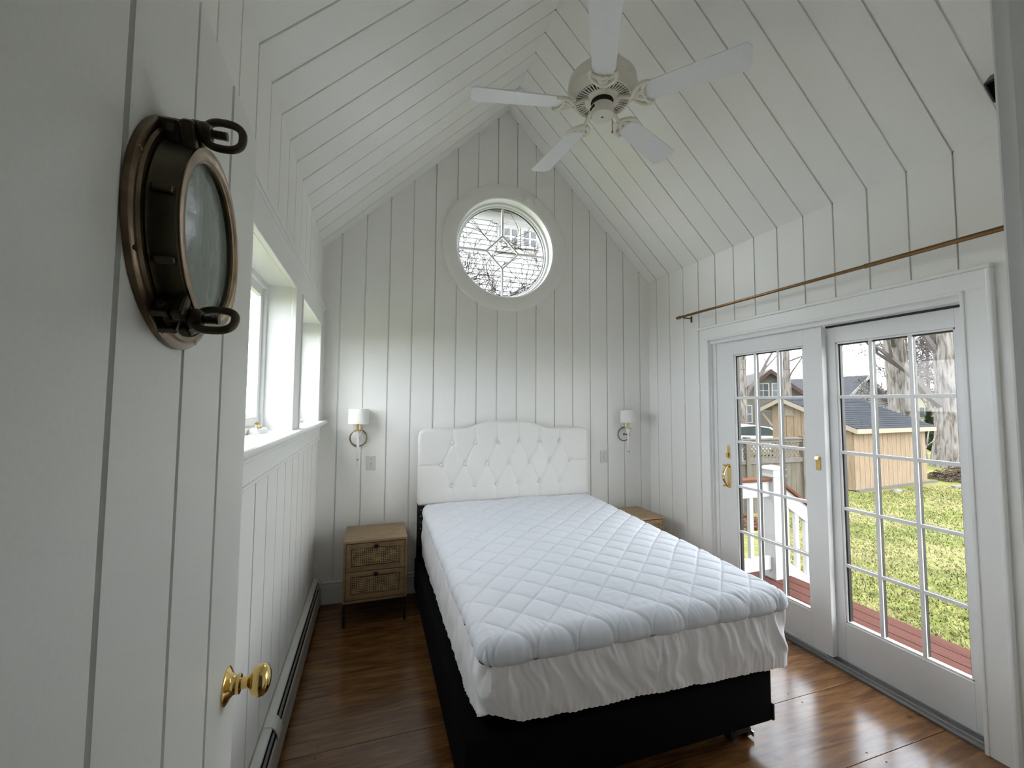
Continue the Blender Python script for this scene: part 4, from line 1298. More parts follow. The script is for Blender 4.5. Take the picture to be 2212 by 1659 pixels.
def joint(y0, y1):
    pts = [(0.002, 0.2245), (0.038, 0.219), (0.0525, 0.2055), (0.0625, 0.1855), (0.066, 0.160), (0.0655, 0.160), (0.060, 0.180), (0.050, 0.200), (0.036, 0.2155), (0.002, 0.2215)]
    MB().prism(pts, (0, 0, 0), (1, 0, 0), (0, 0, 1), (0, 1, 0), y0, y1).build('joint_strip', 'heater_enamel', ht)
joint(-0.385, -0.305)
# ================================================================== OUTDOORS
random.seed(11)
def gz(x, y):
    t = max(0.0, min(1.0, (x - 4.5) / 8.0))
    return -0.66 - 0.34 * t
def lawn():
    mb = MB()
    xs = [-30, -8, -1, 2.9, 3.6, 4.5, 5.5, 6.5, 7.5, 8.5, 10, 12.5, 16, 20, 30, 45, 80]
    ys = [-40, -15, -4, 0, 2, 4, 6, 8, 10, 13, 18, 25, 40, 80]
    for y in ys:
        for x in xs:
            mb.v.append((x, y, gz(x, y)))
    n = len(xs)
    for j in range(len(ys) - 1):
        for i in range(n - 1):
            mb.f.append((j * n + i, j * n + i + 1, (j + 1) * n + i + 1, (j + 1) * n + i))
    return mb.build('lawn', 'lawn_turf', smooth=True)
tag(lawn(), 'patchy green and straw coloured lawn outside the patio door', 'lawn', None, 'structure')
def blades(mat, cnt, name, label):
    mb = MB()
    for _ in range(cnt):
        r = random.random()
        x = 4.15 + (r ** 1.4) * 13.5
        y = random.uniform(-1.0, 1.2 + 0.66 * x)
        k_ = noise.noise(Vector((x * 0.5, y * 0.5, 2.0))) + 0.6 * noise.noise(Vector((x * 2.1, y * 2.1, 7.0)))
        if ('straw' in mat) != (k_ + random.uniform(-0.35, 0.35) > 0.0):
            continue
        if (13.6 < x < 18.2 and 8.75 < y < 11.8) or (6.0 < x < 9.7 and 7.25 < y < 7.5) or (18.2 < x and y > 8.4) or (x < 4.66 and 2.15 < y < 3.2):
            continue                                    # shed, fence, brush and steps stand here
        z = gz(x, y)
        t = random.uniform(0, 6.283)
        l, w = random.uniform(0.02, 0.05), random.uniform(0.003, 0.006) * (1 + 0.10 * x)
        lean = random.uniform(0.5, 2.2)
        dx, dy = math.cos(t), math.sin(t)
        k = len(mb.v)
        mb.v += [(x - dy * w, y + dx * w, z - 0.004), (x + dy * w, y - dx * w, z - 0.004), (x + dx * l * lean, y + dy * l * lean, z + l)]
        mb.f.append((k, k + 1, k + 2))
    me = bpy.data.meshes.new(name)
    me.from_pydata(mb.v, [], mb.f)
    me.materials.append(MATS[mat])
    o = put(me, name)
    tag(o, label, 'grass', None, 'stuff')
blades('grass_green', 120000, 'green_grass', 'short green grass blades growing on the lawn')
blades('grass_straw', 120000, 'straw_grass', 'dry straw coloured grass blades scattered over the lawn')

# ---- deck with steps and railing
DX1 = 4.045
dk = thing('deck', (XR + 0.17, 1.5, -0.12), 0, 'reddish brown plank deck right outside the patio door', 'deck')
pwid = (DX1 - (XR + 0.18)) / 8
for k in range(8):
    MB().box(0.01 + k * pwid, 0.01 + (k + 1) * pwid - 0.006, -2.4, 1.98, -0.028, 0.0).build('plank', 'deck_wood', dk, bevel=0.004)
MB().box(0.01 + 8 * pwid - 0.030, 0.01 + 8 * pwid, -2.4, 1.98, -0.20, -0.030).build('fascia', 'deck_wood', dk)
for y in (-2.2, -0.2, 1.8):
    MB().box(1.0, 1.09, y - 0.05, y + 0.05, -0.545, -0.03).build('footing_post', 'deck_wood', dk)
st = thing('deck_steps', (DX1, 2.75, -0.66), 0, 'wooden steps leading from the deck down to the lawn', 'steps')
for k in range(2):
    MB().box(0.01 + 0.28 * k, 0.30 + 0.28 * k, -0.55, 0.42, 0.36 - 0.18 * (k + 1) + 0.14, 0.36 - 0.18 * (k + 1) + 0.18).build('tread', 'deck_wood', st, bevel=0.004)
for y in (-0.55, 0.38):
    MB().prism([(0.0, 0.0), (0.58, 0.0), (0.58, 0.14), (0.29, 0.14), (0.29, 0.32), (0.0, 0.32)], (0, 0, 0), (1, 0, 0), (0, 0, 1), (0, 1, 0), y, y + 0.04).build('stringer', 'rail_white', st)
rl = thing('deck_railing', (3.86, 3.275, -0.12), 0, 'white deck railing with wooden handrail and square post', 'railing')
def post(x, y, z0, z1, nm):
    p = MB().box(x - 0.07, x + 0.07, y - 0.07, y + 0.07, z0, z1).build(nm, 'rail_white', rl, bevel=0.004)
    MB().box(x - 0.085, x + 0.085, y - 0.085, y + 0.085, z1 - 0.075, z1 - 0.050).build('collar', 'rail_white', p, bevel=0.004)
    MB().hexa([(x - 0.09, y - 0.09, z1), (x + 0.09, y - 0.09, z1), (x + 0.09, y + 0.09, z1), (x - 0.09, y + 0.09, z1), (x - 0.055, y - 0.055, z1 + 0.03), (x + 0.055, y - 0.055, z1 + 0.03), (x + 0.055, y + 0.055, z1 + 0.03), (x - 0.055, y + 0.055, z1 + 0.03)]).build('cap', 'rail_white', p, bevel=0.004)
    return p
post(0.0, 0.0, 0.0, 1.07, 'post')
MB().box(-0.80, -0.07, -0.055, 0.055, 0.955, 0.985).build('handrail', 'rail_cap', rl, bevel=0.006)
MB().box(-0.80, -0.07, -0.022, 0.022, 0.80, 0.955).build('top_rail', 'rail_white', rl, bevel=0.003)
MB().box(-0.80, -0.07, -0.022, 0.022, 0.09, 0.215).build('bottom_rail', 'rail_white', rl, bevel=0.003)
for k in range(5):
    x = -0.17 - 0.135 * k
    MB().box(x - 0.022, x + 0.022, -0.018, 0.018, 0.215, 0.80).build('baluster', 'rail_white', rl, bevel=0.002)
sl_ = -0.66
X0, X1 = 0.07, 0.79
def slope(nm, za, hh, w, mat):
    z = lambda x: za + sl_ * (x - 0.07)
    MB().hexa([(X0, -w, z(X0)), (X1, -w, z(X1)), (X1, w, z(X1)), (X0, w, z(X0)), (X0, -w, z(X0) + hh), (X1, -w, z(X1) + hh), (X1, w, z(X1) + hh), (X0, w, z(X0) + hh)]).build(nm, mat, rl, bevel=0.003)
slope('stair_handrail', 0.915, 0.036, 0.055, 'rail_cap')
slope('stair_top_rail', 0.74, 0.175, 0.022, 'rail_white')
slope('stair_bottom_rail', 0.03, 0.165, 0.022, 'rail_white')
for k in range(5):
    x = 0.16 + 0.135 * k
    z = lambda q_: sl_ * (q_ - 0.07)
    MB().hexa([(x - 0.022, -0.018, 0.195 + z(x - 0.022)), (x + 0.022, -0.018, 0.195 + z(x + 0.022)), (x + 0.022, 0.018, 0.195 + z(x + 0.022)), (x - 0.022, 0.018, 0.195 + z(x - 0.022)),
               (x - 0.022, -0.018, 0.74 + z(x - 0.022)), (x + 0.022, -0.018, 0.74 + z(x + 0.022)), (x + 0.022, 0.018, 0.74 + z(x + 0.022)), (x - 0.022, 0.018, 0.74 + z(x - 0.022))]).build('stair_baluster', 'rail_white', rl)
post(0.85, 0.0, -0.575, 0.50, 'post')

# ---- board fence with lattice top
fe = thing('lattice_fence', (6.0, 7.38, -0.95), R(-0.9), 'weathered grey board fence with a lattice top beyond the deck railing', 'fence')
nb = 26
for k in range(nb):
    x = 0.14 * k
    MB().box(x, x + 0.134, 0.0, 0.02, 0.06, 1.24 + random.uniform(-0.004, 0.004)).build('fence_board', 'fence_grey', fe)
Lf = 0.14 * nb
for z0, z1, d_ in ((1.22, 1.32, 0.06), (1.68, 1.75, 0.06)):
    MB().box(0, Lf, -0.03, d_, z0, z1).build('rail', 'lattice_wood', fe)
MB().box(-0.02, Lf, -0.06, 0.09, 1.75, 1.78).build('cap_rail', 'lattice_wood', fe)
for x in (0.0, 1.93, 3.6):
    MB().box(x - 0.055, x + 0.055, -0.055, 0.055, 0.0, 1.82).build('post', 'fence_grey', fe)
za, zb = 1.32, 1.68
hh = zb - za
sp = 0.085
ls1 = MB().bar((0, 0.006, 0), (hh, 0.006, hh), 0.008, 0.030, (1, 0, -1)).mesh('lattice_slat', 'lattice_wood')
ls2 = MB().bar((hh, 0.016, 0), (0, 0.016, hh), 0.008, 0.030, (1, 0, 1)).mesh('lattice_slat', 'lattice_wood')
x = 0.0
while x < Lf - hh:
    put(ls1, 'lattice_slat', fe, (x, 0, za))
    put(ls2, 'lattice_slat', fe, (x, 0, za))
    x += sp * 1.25
eb = thing('electric_box', (7.58, 7.27, -0.2), 0, 'small grey utility box fixed to the lattice fence', 'utility box')
MB().box(-0.07, 0.07, -0.09, 0.0, 0.55, 0.83).build('case', 'stone', eb, bevel=0.008)
MB().tube([(0, -0.04, -0.75), (0, -0.04, 0.55)], 0.015, 8).build('conduit', 'stone', eb)

# ---- garden shed
SG = -1.0
sh = thing('garden_shed', (13.8, 8.95, SG), math.atan2(0.093, 0.9957), 'unpainted pine garden shed with dark shingle roof on the lawn', 'shed')
SLn, SWd, YA, ZA, ZEv = 4.1, 2.5, 2.06, 2.82, 1.96
def rz(y):
    return ZEv + (ZA - ZEv) * (y + 0.0) / YA if y < YA else ZA - (ZA - 2.42) * (y - YA) / (2.9 - YA)
MB().prism([(0.02, 0.0), (SWd - 0.02, 0.0), (SWd - 0.02, rz(SWd) - 0.05), (YA, ZA - 0.06), (0.02, ZEv - 0.06)], (0.02, 0, 0), (0, 1, 0), (0, 0, 1), (1, 0, 0), 0, SLn - 0.04).build('frame', 'dark_void', sh)
w_ = SLn / 16
for k in range(16):
    MB().box(k * w_ + 0.007, (k + 1) * w_ - 0.007, -0.022, 0.018, 0.03, ZEv - 0.02).build('wall_board', 'shed_pine', sh)
g_ = SWd / 10
for k in range(10):
    a, b = k * g_ + 0.007, (k + 1) * g_ - 0.007
    za_, zb_ = rz(a) - 0.03, rz(b) - 0.03
    zm = []
    pl2 = [(a, 0.03), (b, 0.03), (b, zb_)]
    if a < YA < b:
        pl2.append((YA, ZA - 0.03))
    pl2.append((a, za_))
    MB().prism(pl2, (0, 0, 0), (0, 1, 0), (0, 0, 1), (1, 0, 0), -0.02, 0.018).build('wall_board', 'shed_pine', sh)
# louvre vent
vt = MB().box(-0.035, -0.018, 1.72, 2.02, 2.20, 2.56).build('gable_vent', 'shed_trim', sh)
for k in range(6):
    MB().hexa([(-0.060, 1.75, 2.23 + 0.05 * k), (-0.036, 1.75, 2.23 + 0.05 * k), (-0.036, 1.99, 2.23 + 0.05 * k), (-0.060, 1.99, 2.23 + 0.05 * k), (-0.040, 1.75, 2.268 + 0.05 * k), (-0.036, 1.75, 2.268 + 0.05 * k), (-0.036, 1.99, 2.268 + 0.05 * k), (-0.040, 1.99, 2.268 + 0.05 * k)]).build('louvre', 'shed_trim', vt)
# roof planes and courses
ov, e0 = 0.22, -0.22
z_e0 = ZEv + (ZA - ZEv) * e0 / YA
def roof_slab(nm, ya_, za_, yb_, zb_, t0, t1, mat, x0=-ov, x1=SLn + ov):
    MB().hexa([(x0, ya_, za_ + t0), (x1, ya_, za_ + t0), (x1, yb_, zb_ + t0), (x0, yb_, zb_ + t0), (x0, ya_, za_ + t1), (x1, ya_, za_ + t1), (x1, yb_, zb_ + t1), (x0, yb_, zb_ + t1)]).build(nm, mat, sh)
roof_slab('roof_deck', e0, z_e0, YA, ZA, -0.02, 0.02, 'shed_trim')
roof_slab('roof_deck', YA, ZA, 2.92, rz(2.92), -0.02, 0.02, 'shed_trim')
nc = 17
for k in range(nc):
    t0_, t1_ = k / nc, min(1, (k + 1.15) / nc)
    ya_, yb_ = e0 - 0.02 + (YA - e0 + 0.02) * t0_, e0 - 0.02 + (YA - e0 + 0.02) * t1_
    f = lambda y: ZEv + (ZA - ZEv) * y / YA
    MB().hexa([(-ov - 0.01, ya_, f(ya_) + 0.020), (SLn + ov + 0.01, ya_, f(ya_) + 0.020), (SLn + ov + 0.01, yb_, f(yb_) + 0.020), (-ov - 0.01, yb_, f(yb_) + 0.020),
               (-ov - 0.01, ya_, f(ya_) + 0.042), (SLn + ov + 0.01, ya_, f(ya_) + 0.042), (SLn + ov + 0.01, yb_, f(yb_) + 0.026), (-ov - 0.01, yb_, f(yb_) + 0.026)]).build('shingle_course', 'shingle', sh)
roof_slab('shingle_course', YA, ZA, 2.94, rz(2.94), 0.02, 0.04, 'shingle', -ov - 0.01, SLn + ov + 0.01)
MB().hexa([(-ov, e0 - 0.02, z_e0 - 0.13), (SLn + ov, e0 - 0.02, z_e0 - 0.13), (SLn + ov, e0, z_e0 - 0.13), (-ov, e0, z_e0 - 0.13), (-ov, e0 - 0.02, z_e0 + 0.015), (SLn + ov, e0 - 0.02, z_e0 + 0.015), (SLn + ov, e0, z_e0 + 0.015), (-ov, e0, z_e0 + 0.015)]).build('eave_fascia', 'shed_trim', sh)
for ya_, za_, yb_, zb_ in ((e0, z_e0, YA, ZA), (YA, ZA, 2.92, rz(2.92))):
    MB().hexa([(-ov - 0.02, ya_, za_ - 0.13), (-ov, ya_, za_ - 0.13), (-ov, yb_, zb_ - 0.13), (-ov - 0.02, yb_, zb_ - 0.13), (-ov - 0.02, ya_, za_ + 0.015), (-ov, ya_, za_ + 0.015), (-ov, yb_, zb_ + 0.015), (-ov - 0.02, yb_, zb_ + 0.015)]).build('rake_fascia', 'shed_trim', sh)
MB().bar((0.0, SWd, 1.85), (0.0, 2.85, 2.28), 0.06, 0.06).build('bracket', 'shed_trim', sh)
MB().box(-0.05, SLn + 0.4, -0.14, -0.05, -0.02, 0.06).build('sill_timber', 'lattice_wood', sh)

# ---- trees
def tree(name, label, base, h, r0, seed, lean=(0, 0), levels=4, tw='twig_far', bk_='bark', first=0.35, spread=0.6, group=None, nbr=9, min_r=0.016, up=0.35, extra=None):
    rnd = random.Random(seed)
    e = thing(name, base, 0, label, 'tree', group)
    tr = MB()
    n = 10
    pts, rad = [], []
    for i in range(n + 1):
        t = i / n
        pts.append(Vector((lean[0] * t * h + 0.15 * r0 * math.sin(3 * t + seed), lean[1] * t * h, h * t)))
        rad.append(r0 * (1 - 0.62 * t) * (1 + 0.45 * math.exp(-t * 14)))
    tr.tube(pts, rad, 14)
    tr.build('trunk', bk_, e, smooth=True)
    br = MB()
    def grow(p, d, l, r, lev):
        m = 4
        ps, rs = [p], [r]
        q_ = p.copy()
        dd_ = d.copy()
        for i in range(m):
            dd_ = (dd_ + Vector((rnd.uniform(-1, 1), rnd.uniform(-1, 1), rnd.uniform(-0.6, 1) * up)) * 0.28).normalized()
            q_ = q_ + dd_ * (l / m)
            ps.append(q_.copy())
            rs.append(max(min_r * 0.6, r * (1 - 0.75 * (i + 1) / m)))
        br.tube(ps, rs, 5 if lev > 1 else 3, cap=False)
        if lev <= 0:
            return
        k = rnd.randint(2, 3)
        for i in range(k + 1):
            t = rnd.randint(1, m)
            nd = (dd_ + Vector((rnd.uniform(-1, 1), rnd.uniform(-1, 1), rnd.uniform(-0.7, 0.8))) * spread * 1.3).normalized()
            grow(ps[t], nd, l * rnd.uniform(0.5, 0.78), max(min_r, rs[t] * rnd.uniform(0.55, 0.8)), lev - 1)
    for i in range(nbr):
        t = first + (1 - first) * (i + rnd.random()) / nbr
        j = min(n, int(t * n))
        a = rnd.uniform(0, 6.283)
        d = Vector((math.cos(a) * spread, math.sin(a) * spread, rnd.uniform(0.15, 0.8))).normalized()
        grow(pts[j], d, h * rnd.uniform(0.18, 0.32), rad[j] * rnd.uniform(0.25, 0.45), levels - 1)
    if extra:
        for p, d, l, r in extra:
            grow(Vector(p), Vector(d).normalized(), l, r, levels - 1)
    br.build('branches', tw, e, smooth=False)
    return e
G = gz
tree('bare_tree', 'thick bare trunk rising just behind the shed roof', (24.0, 13.2, -1.0), 13, 0.52, 3, (-0.115, -0.01), 4, nbr=8, first=0.42)
tree('bare_tree', 'stout bare tree standing beside the brush pile to the right of the shed', (23.25, 11.25, -1.0), 12, 0.50, 7, (-0.02, 0.0), 4, nbr=8, first=0.40,
     extra=[((0.0, 0, 2.4), (-0.9, 0.1, 1.1), 4.5, 0.22), ((0, 0, 4.0), (-0.5, 0.3, 1.0), 4, 0.16)])
tree('bare_tree', 'slim bare tree in front of the taupe house, farthest left behind the fence', (24.9, 23.35, -1.0), 14, 0.33, 12, (0.01, 0.0), 4, nbr=8, first=0.4,
     extra=[((0, 0, 2.6), (0.55, -0.3, 1.0), 5, 0.20)])
tree('bare_tree', 'slim pale bare tree above the shed gable', (27.9, 22.3, -1.0), 14, 0.30, 21, (0.0, 0.0), 4, nbr=10, first=0.35)
for k, (x, y, h_, lb) in enumerate(((38.5, 22.0, 9, 'distant bare tree between the taupe house and the slate roof'), (44, 24.0, 9.5, 'distant bare tree to the right of the slate roof'),
                                    (40, 20.5, 9, 'distant bare tree behind the thick trunk'), (50, 23.0, 10, 'distant bare tree above the yellow house'), (33, 36, 11, 'distant bare tree behind the taupe house'),
                                    (43, 18.3, 9, 'distant bare tree farthest right behind the picket fence'))):
    tree('far_tree', lb, (x, y, -1.0), h_, 0.16, 40 + k, (random.uniform(-0.03, 0.03), 0), 5, nbr=12, first=0.2, group='distant bare trees', min_r=0.022, spread=0.8)
# sapling beside the shed
e = thing('sapling', (18.9, 10.2, -1.0), 0, 'thin leaning sapling growing between the shed and the stout tree', 'sapling')
mb = MB()
mb.tube([(0, 0, 0), (0.05, 0, 0.35), (-0.05, 0.02, 0.7), (-0.12, 0, 0.95)], [0.10, 0.08, 0.06, 0.045], 8)
mb.tube([(0.0, 0, 0.5), (0.3, -0.05, 0.75), (0.55, -0.1, 1.1), (0.7, -0.1, 1.6), (0.95, -0.1, 1.9)], [0.05, 0.04, 0.03, 0.018, 0.01], 6)
mb.tube([(-0.05, 0, 0.7), (0.12, 0, 1.2), (0.22, 0, 1.8)], [0.045, 0.025, 0.01], 6)
mb.tube([(-0.12, 0, 0.95), (-0.18, 0, 1.4), (-0.05, 0, 1.7)], [0.045, 0.02, 0.01], 6)
mb.tube([(0.55, -0.1, 1.1), (0.9, -0.1, 1.25), (1.2, -0.1, 1.55)], [0.02, 0.014, 0.008], 6)
mb.build('stem', 'bark', e, smooth=True)
# brush pile
bp_ = thing('brush_pile', (19.6, 9.35, -1.0), 0, 'heap of cut brown brush at the foot of the stout tree', 'brush pile')
mb = MB()
for k in range(420):
    t = random.uniform(0, 6.283)
    rr_ = random.random() ** 0.6
    cx, cy = 1.0 * rr_ * math.cos(t), 0.65 * rr_ * math.sin(t)
    cz_ = 0.03 + random.random() * 0.48 * (1 - rr_ ** 2)
    a = random.uniform(-0.5, 0.5) + (math.pi if random.random() < 0.5 else 0)
    l = random.uniform(0.2, 0.55)
    p = Vector((cx, cy, cz_))
    d = Vector((math.cos(a), math.sin(a), random.uniform(-0.25, 0.25)))
    q1, q2 = p - d * l / 2, p + d * l / 2
    q1.z, q2.z = max(0.01, q1.z), max(0.01, q2.z)
    mb.tube([q1, p + Vector((0, 0, random.uniform(-0.03, 0.05))), q2], [0.016, 0.013, 0.006], 4, cap=False)
tw_ = mb.build('twigs', 'brush_twig', bp_)
tw_['kind'] = 'stuff'
tag(MB().box(17.4, 24.0, 8.35, 8.47, -1.0, -0.93).build('lawn_edging', 'stone'), 'low timber edging along the far side of the lawn', 'edging')
rk = MB().lathe([(0.0, 0.10), (0.07, 0.085), (0.13, 0.03), (0.14, -0.02), (0, -0.02)], 9).build('lawn_rock', 'stone', smooth=True)
rk.location = (15.1, 8.62, -1.0)
rk.scale = (1.3, 0.9, 0.8)
tag(rk, 'small pale rock on the grass in front of the shed', 'rock')
# leaf litter under the fence, seen between the balusters
mb = MB()
for k in range(2600):
    x, y = random.uniform(5.6, 7.7), random.uniform(6.2, 7.3)
    z = gz(x, y) + random.uniform(0.005, 0.04)
    t = random.uniform(0, 6.283)
    s_ = random.uniform(0.02, 0.045)
    c_, d_ = math.cos(t) * s_, math.sin(t) * s_
    k_ = len(mb.v)
    mb.v += [(x - c_, y - d_, z), (x + d_ * 0.6, y - c_ * 0.6, z + random.uniform(-0.01, 0.02)), (x + c_, y + d_, z + random.uniform(-0.01, 0.03)), (x - d_ * 0.6, y + c_ * 0.6, z)]
    mb.f.append((k_, k_ + 1, k_ + 2, k_ + 3))
me = bpy.data.meshes.new('leaf_litter')
me.from_pydata(mb.v, [], mb.f)
me.materials.append(MATS['leaf_litter'])
tag(put(me, 'leaf_litter'), 'reddish fallen leaves along the foot of the lattice fence', 'leaves', None, 'stuff')

# ---- houses beyond the garden
def far_window(e, x0, x1, z0, z1, y, nx_=2, nz_=2):
    f = MB().box(x0 - 0.05, x1 + 0.05, y - 0.06, y, z0 - 0.05, z1 + 0.05).build('window', 'far_trim', e)
    for i in range(nx_):
        for j in range(nz_):
            a, b = x0 + (x1 - x0) * i / nx_ + 0.03, x0 + (x1 - x0) * (i + 1) / nx_ - 0.03
            c, d_ = z0 + (z1 - z0) * j / nz_ + 0.03, z0 + (z1 - z0) * (j + 1) / nz_ - 0.03
            MB().box(a, b, y - 0.075, y - 0.055, c, d_).build('pane', 'far_window', f)
def house(name, label, loc, rz_, w, d_, eave, ridge, wall_m, roof_m, trim_m, gable_front=True):
    """gable faces local -y when gable_front"""
    e = thing(name, loc, rz_, label, 'house')
    if gable_front:
        MB().prism([(-w / 2, 0), (w / 2, 0), (w / 2, eave), (0, ridge), (-w / 2, eave)], (0, 0, 0), (1, 0, 0), (0, 0, 1), (0, 1, 0), 0, d_).build('walls', wall_m, e)
        for s_ in (-1, 1):
            o_ = 0.45
            k = (ridge - eave) / (w / 2)
            xe_ = s_ * (w / 2 + o_)
            ze_ = eave - k * o_
            MB().hexa([(0, -o_, ridge), (xe_, -o_, ze_), (xe_, d_ + o_, ze_), (0, d_ + o_, ridge), (0, -o_, ridge + 0.16), (xe_, -o_, ze_ + 0.16), (xe_, d_ + o_, ze_ + 0.16), (0, d_ + o_, ridge + 0.16)]).build('roof', roof_m, e)
            MB().hexa([(0, -o_ - 0.05, ridge - 0.18), (xe_, -o_ - 0.05, ze_ - 0.18), (xe_, -o_, ze_ - 0.18), (0, -o_, ridge - 0.18), (0, -o_ - 0.05, ridge + 0.14), (xe_, -o_ - 0.05, ze_ + 0.14), (xe_, -o_, ze_ + 0.14), (0, -o_, ridge + 0.14)]).build('rake_board', trim_m, e)
    return e
h1 = house('taupe_house', 'taupe shingled house with red gable trim seen over the fence', (29.0, 24.6, -1.0), R(-35), 5.0, 9.0, 3.1, 5.15, 'house_taupe', 'roof_taupe', 'trim_red')
far_window(h1, -0.85, -0.10, 3.1, 4.2, 0.0)
far_window(h1, 0.15, 0.90, 3.1, 4.2, 0.0)
far_window(h1, -1.9, -1.3, 1.2, 2.5, 0.0, 1, 2)
MB().box(0.2, 2.6, -1.4, 0.0, 2.15, 2.45).build('porch_roof', 'roof_taupe', h1)
for x in (0.3, 2.4):
    MB().box(x - 0.08, x + 0.08, -1.35, -1.19, 0, 2.15).build('porch_post', 'trim_red', h1)
h1b = house('taupe_wing', 'lower taupe wing left of the red trimmed gable', (23.2, 30.4, -1.0), R(-35), 5.5, 8.0, 3.4, 4.9, 'house_taupe', 'roof_taupe', 'trim_red')
far_window(h1b, -0.6, 0.3, 1.4, 2.7, 0.0)
h2 = house('slate_roof_house', 'white house with broad slate grey roof behind the shed', (44.2, 27.5, -1.0), R(2), 7.0, 12.0, 2.9, 5.25, 'house_white', 'roof_slate', 'far_trim')
far_window(h2, 0.3, 1.1, 2.6, 3.6, 0.0)
far_window(h2, -1.4, -0.6, 1.0, 2.3, 0.0)
h3 = house('yellow_house', 'pale yellow house on the far right beyond the picket fence', (55.0, 29.3, -1.0), R(-62), 7.0, 8.0, 3.0, 4.5, 'house_yellow', 'roof_taupe', 'far_trim')
for a in (-2.6, -0.2, 1.6):
    far_window(h3, a, a + 1.3, 1.3, 2.4, 0.0, 3, 1)
# ---- parked car behind the fence
car = thing('parked_car', (18.6, 16.6, -1.0), R(-18), 'silver car parked beyond the lattice fence', 'car')
body = [(-2.2, 0.35), (2.2, 0.35), (2.25, 0.75), (1.5, 0.98), (0.75, 1.05), (-1.9, 1.08), (-2.25, 0.85)]
MB().prism(body, (0, 0, 0), (1, 0, 0), (0, 0, 1), (0, 1, 0), -0.85, 0.85).build('body', 'car_paint', car, bevel=0.06)
def roofc(k):
    return [(-1.95, 1.06), (0.95, 1.02), (0.25, 1.44), (-0.5, 1.55), (-1.35, 1.48)]
MB().prism(roofc(0), (0, 0, 0), (1, 0, 0), (0, 0, 1), (0, 1, 0), -0.72, 0.72).build('cabin_glass', 'car_glass', car)
MB().prism([(-1.5, 1.50), (-1.35, 1.46), (-0.5, 1.52), (0.22, 1.42), (0.30, 1.45), (-0.45, 1.58), (-1.3, 1.55)], (0, 0, 0), (1, 0, 0), (0, 0, 1), (0, 1, 0), -0.74, 0.74).build('roof', 'car_paint', car, bevel=0.02)
for x0, x1 in (((-1.95, 1.06), (-1.40, 1.50)), ((0.95, 1.02), (0.22, 1.45)), ((-0.35, 1.04), (-0.40, 1.53))):
    for y in (-0.735, 0.735):
        MB().bar((x0[0], y, x0[1]), (x1[0], y, x1[1]), 0.05, 0.08).build('pillar', 'car_paint', car)
for x in (-1.35, 1.4):
    for y in (-0.80, 0.80):
        MB().lathe([(0, -0.1), (0.27, -0.1), (0.32, -0.07), (0.32, 0.07), (0.27, 0.1), (0, 0.1)], 24, (x, y, 0.32), (0, 1, 0)).build('wheel', 'black_plastic', car, smooth=True)
# ---- picket fence and evergreen shrub on the far right
pf = thing('picket_fence', (31.6, 17.05, -1.0), R(-17.5), 'white picket fence behind the stout tree on the far right', 'fence')
for k in range(34):
    MB().prism([(0, 0.05), (0.09, 0.05), (0.09, 1.0), (0.045, 1.08), (0, 1.0)], (k * 0.14, 0, 0), (1, 0, 0), (0, 0, 1), (0, 1, 0), 0, 0.02).build('picket', 'picket_white', pf)
for z in (0.25, 0.8):
    MB().box(0, 34 * 0.14, 0.02, 0.06, z, z + 0.08).build('rail', 'picket_white', pf)
for x in (0.0, 2.4, 4.7):
    MB().box(x - 0.07, x + 0.07, -0.05, 0.09, 0, 1.25).build('post', 'picket_white', pf)
ev = thing('evergreen_shrub', (30.2, 15.5, -1.0), 0, 'dark conical evergreen shrub left of the stout tree', 'shrub')
mb = MB()
for k in range(900):
    t = random.random()
    z = 0.1 + 2.15 * t
    r = 0.42 * (1 - t) ** 0.8 * random.uniform(0.6, 1.05) + 0.02
    a = random.uniform(0, 6.283)
    p = Vector((r * math.cos(a), r * math.sin(a), z))
    d = Vector((math.cos(a), math.sin(a), 0.8)) * 0.12
    w = Vector((-math.sin(a), math.cos(a), 0)) * 0.05
    mb.add([p - w, p + w, p + d], [(0, 1, 2)])
mb.lathe([(0.0, 0.0), (0.28, 0.15), (0.30, 0.5), (0.18, 1.4), (0.0, 2.1)], 12)
mb.build('foliage', 'evergreen', ev)
# overhead wires
wr = thing('overhead_wires', (20, 20, 5), 0, 'thin overhead wires crossing the sky above the shed', 'wires')
for k, (z, s_) in enumerate(((1.2, 0.3), (0.2, 0.5), (-1.3, 0.2))):
    MB().tube([(x, -0.35 * x, z - s_ * 0.02 * x + 0.0012 * x * x) for x in range(-12, 33, 4)], 0.012, 4, cap=False).build('wire', 'twig', wr)

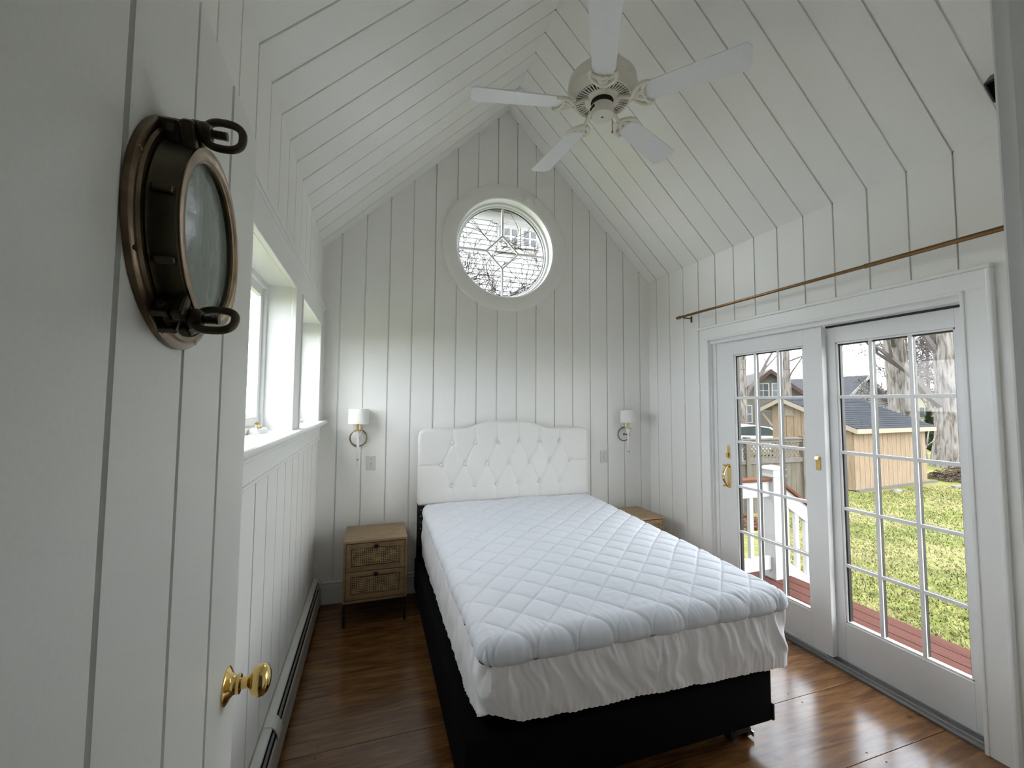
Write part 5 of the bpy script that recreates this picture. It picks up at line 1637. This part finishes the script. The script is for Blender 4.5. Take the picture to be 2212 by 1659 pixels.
# ---- the neighbour's shingled house seen through the round window
nh = thing('neighbour_house', (3.2, 9.7, -1.0), 0, 'white sided neighbouring house seen through the round window', 'house')
MB().box(-4.0, 6.0, 0.03, 6.0, 0.0, 8.4).build('walls', 'siding_paint', nh)
for k in range(58):
    z = 0.2 + 0.122 * k
    if z > 7.05:
        break
    o_ = MB().hexa([(-4, -0.014, z), (6, -0.014, z), (6, 0.03, z), (-4, 0.03, z), (-4, 0.014, z + 0.122), (6, 0.014, z + 0.122), (6, 0.03, z + 0.122), (-4, 0.03, z + 0.122)]).build('siding_course', 'siding_paint', nh)
MB().box(-0.55, 6.1, -0.05, 0.03, 6.98, 7.06).build('frieze_board', 'far_trim', nh)
MB().box(-4.1, 6.1, -0.5, 0.03, 7.30, 7.36).build('soffit', 'soffit_tan', nh)
MB().box(-4.1, 6.1, -0.56, -0.5, 7.26, 7.46).build('fascia', 'far_trim', nh)
MB().hexa([(-4.2, -0.62, 7.46), (6.2, -0.62, 7.46), (6.2, 3.0, 9.2), (-4.2, 3.0, 9.2), (-4.2, -0.62, 7.52), (6.2, -0.62, 7.52), (6.2, 3.0, 9.3), (-4.2, 3.0, 9.3)]).build('roof', 'roof_slate', nh)
for x0 in (-0.28, 0.22):
    far_window(nh, x0, x0 + 0.38, 6.46, 6.88, -0.03, 2, 2)
MB().box(-0.42, 0.76, -0.045, 0.03, 6.30, 6.98).build('window_surround', 'far_trim', nh)
MB().box(-0.48, 0.82, -0.09, -0.045, 6.27, 6.32).build('window_sill', 'far_trim', nh)
MB().hexa([(-3, -1.2, 4.85), (2.5, -1.2, 4.85), (2.5, 0, 5.12), (-3, 0, 5.12), (-3, -1.2, 4.9), (2.5, -1.2, 4.9), (2.5, 0, 5.17), (-3, 0, 5.17)]).build('porch_roof', 'roof_slate', nh)
tree('shrub_tree', 'leafless shrub with fine twigs outside the round window', (1.9, 7.6, -0.66), 4.6, 0.07, 77, (0.05, 0.0), 4, tw='twig', first=0.45, nbr=18, min_r=0.006, spread=0.8, up=0.5)
tree('shrub_tree', 'second leafless shrub outside the round window, to the left', (0.9, 7.2, -0.66), 4.4, 0.06, 91, (0.06, 0.0), 4, tw='twig', first=0.5, nbr=16, min_r=0.006, spread=0.8, up=0.5)
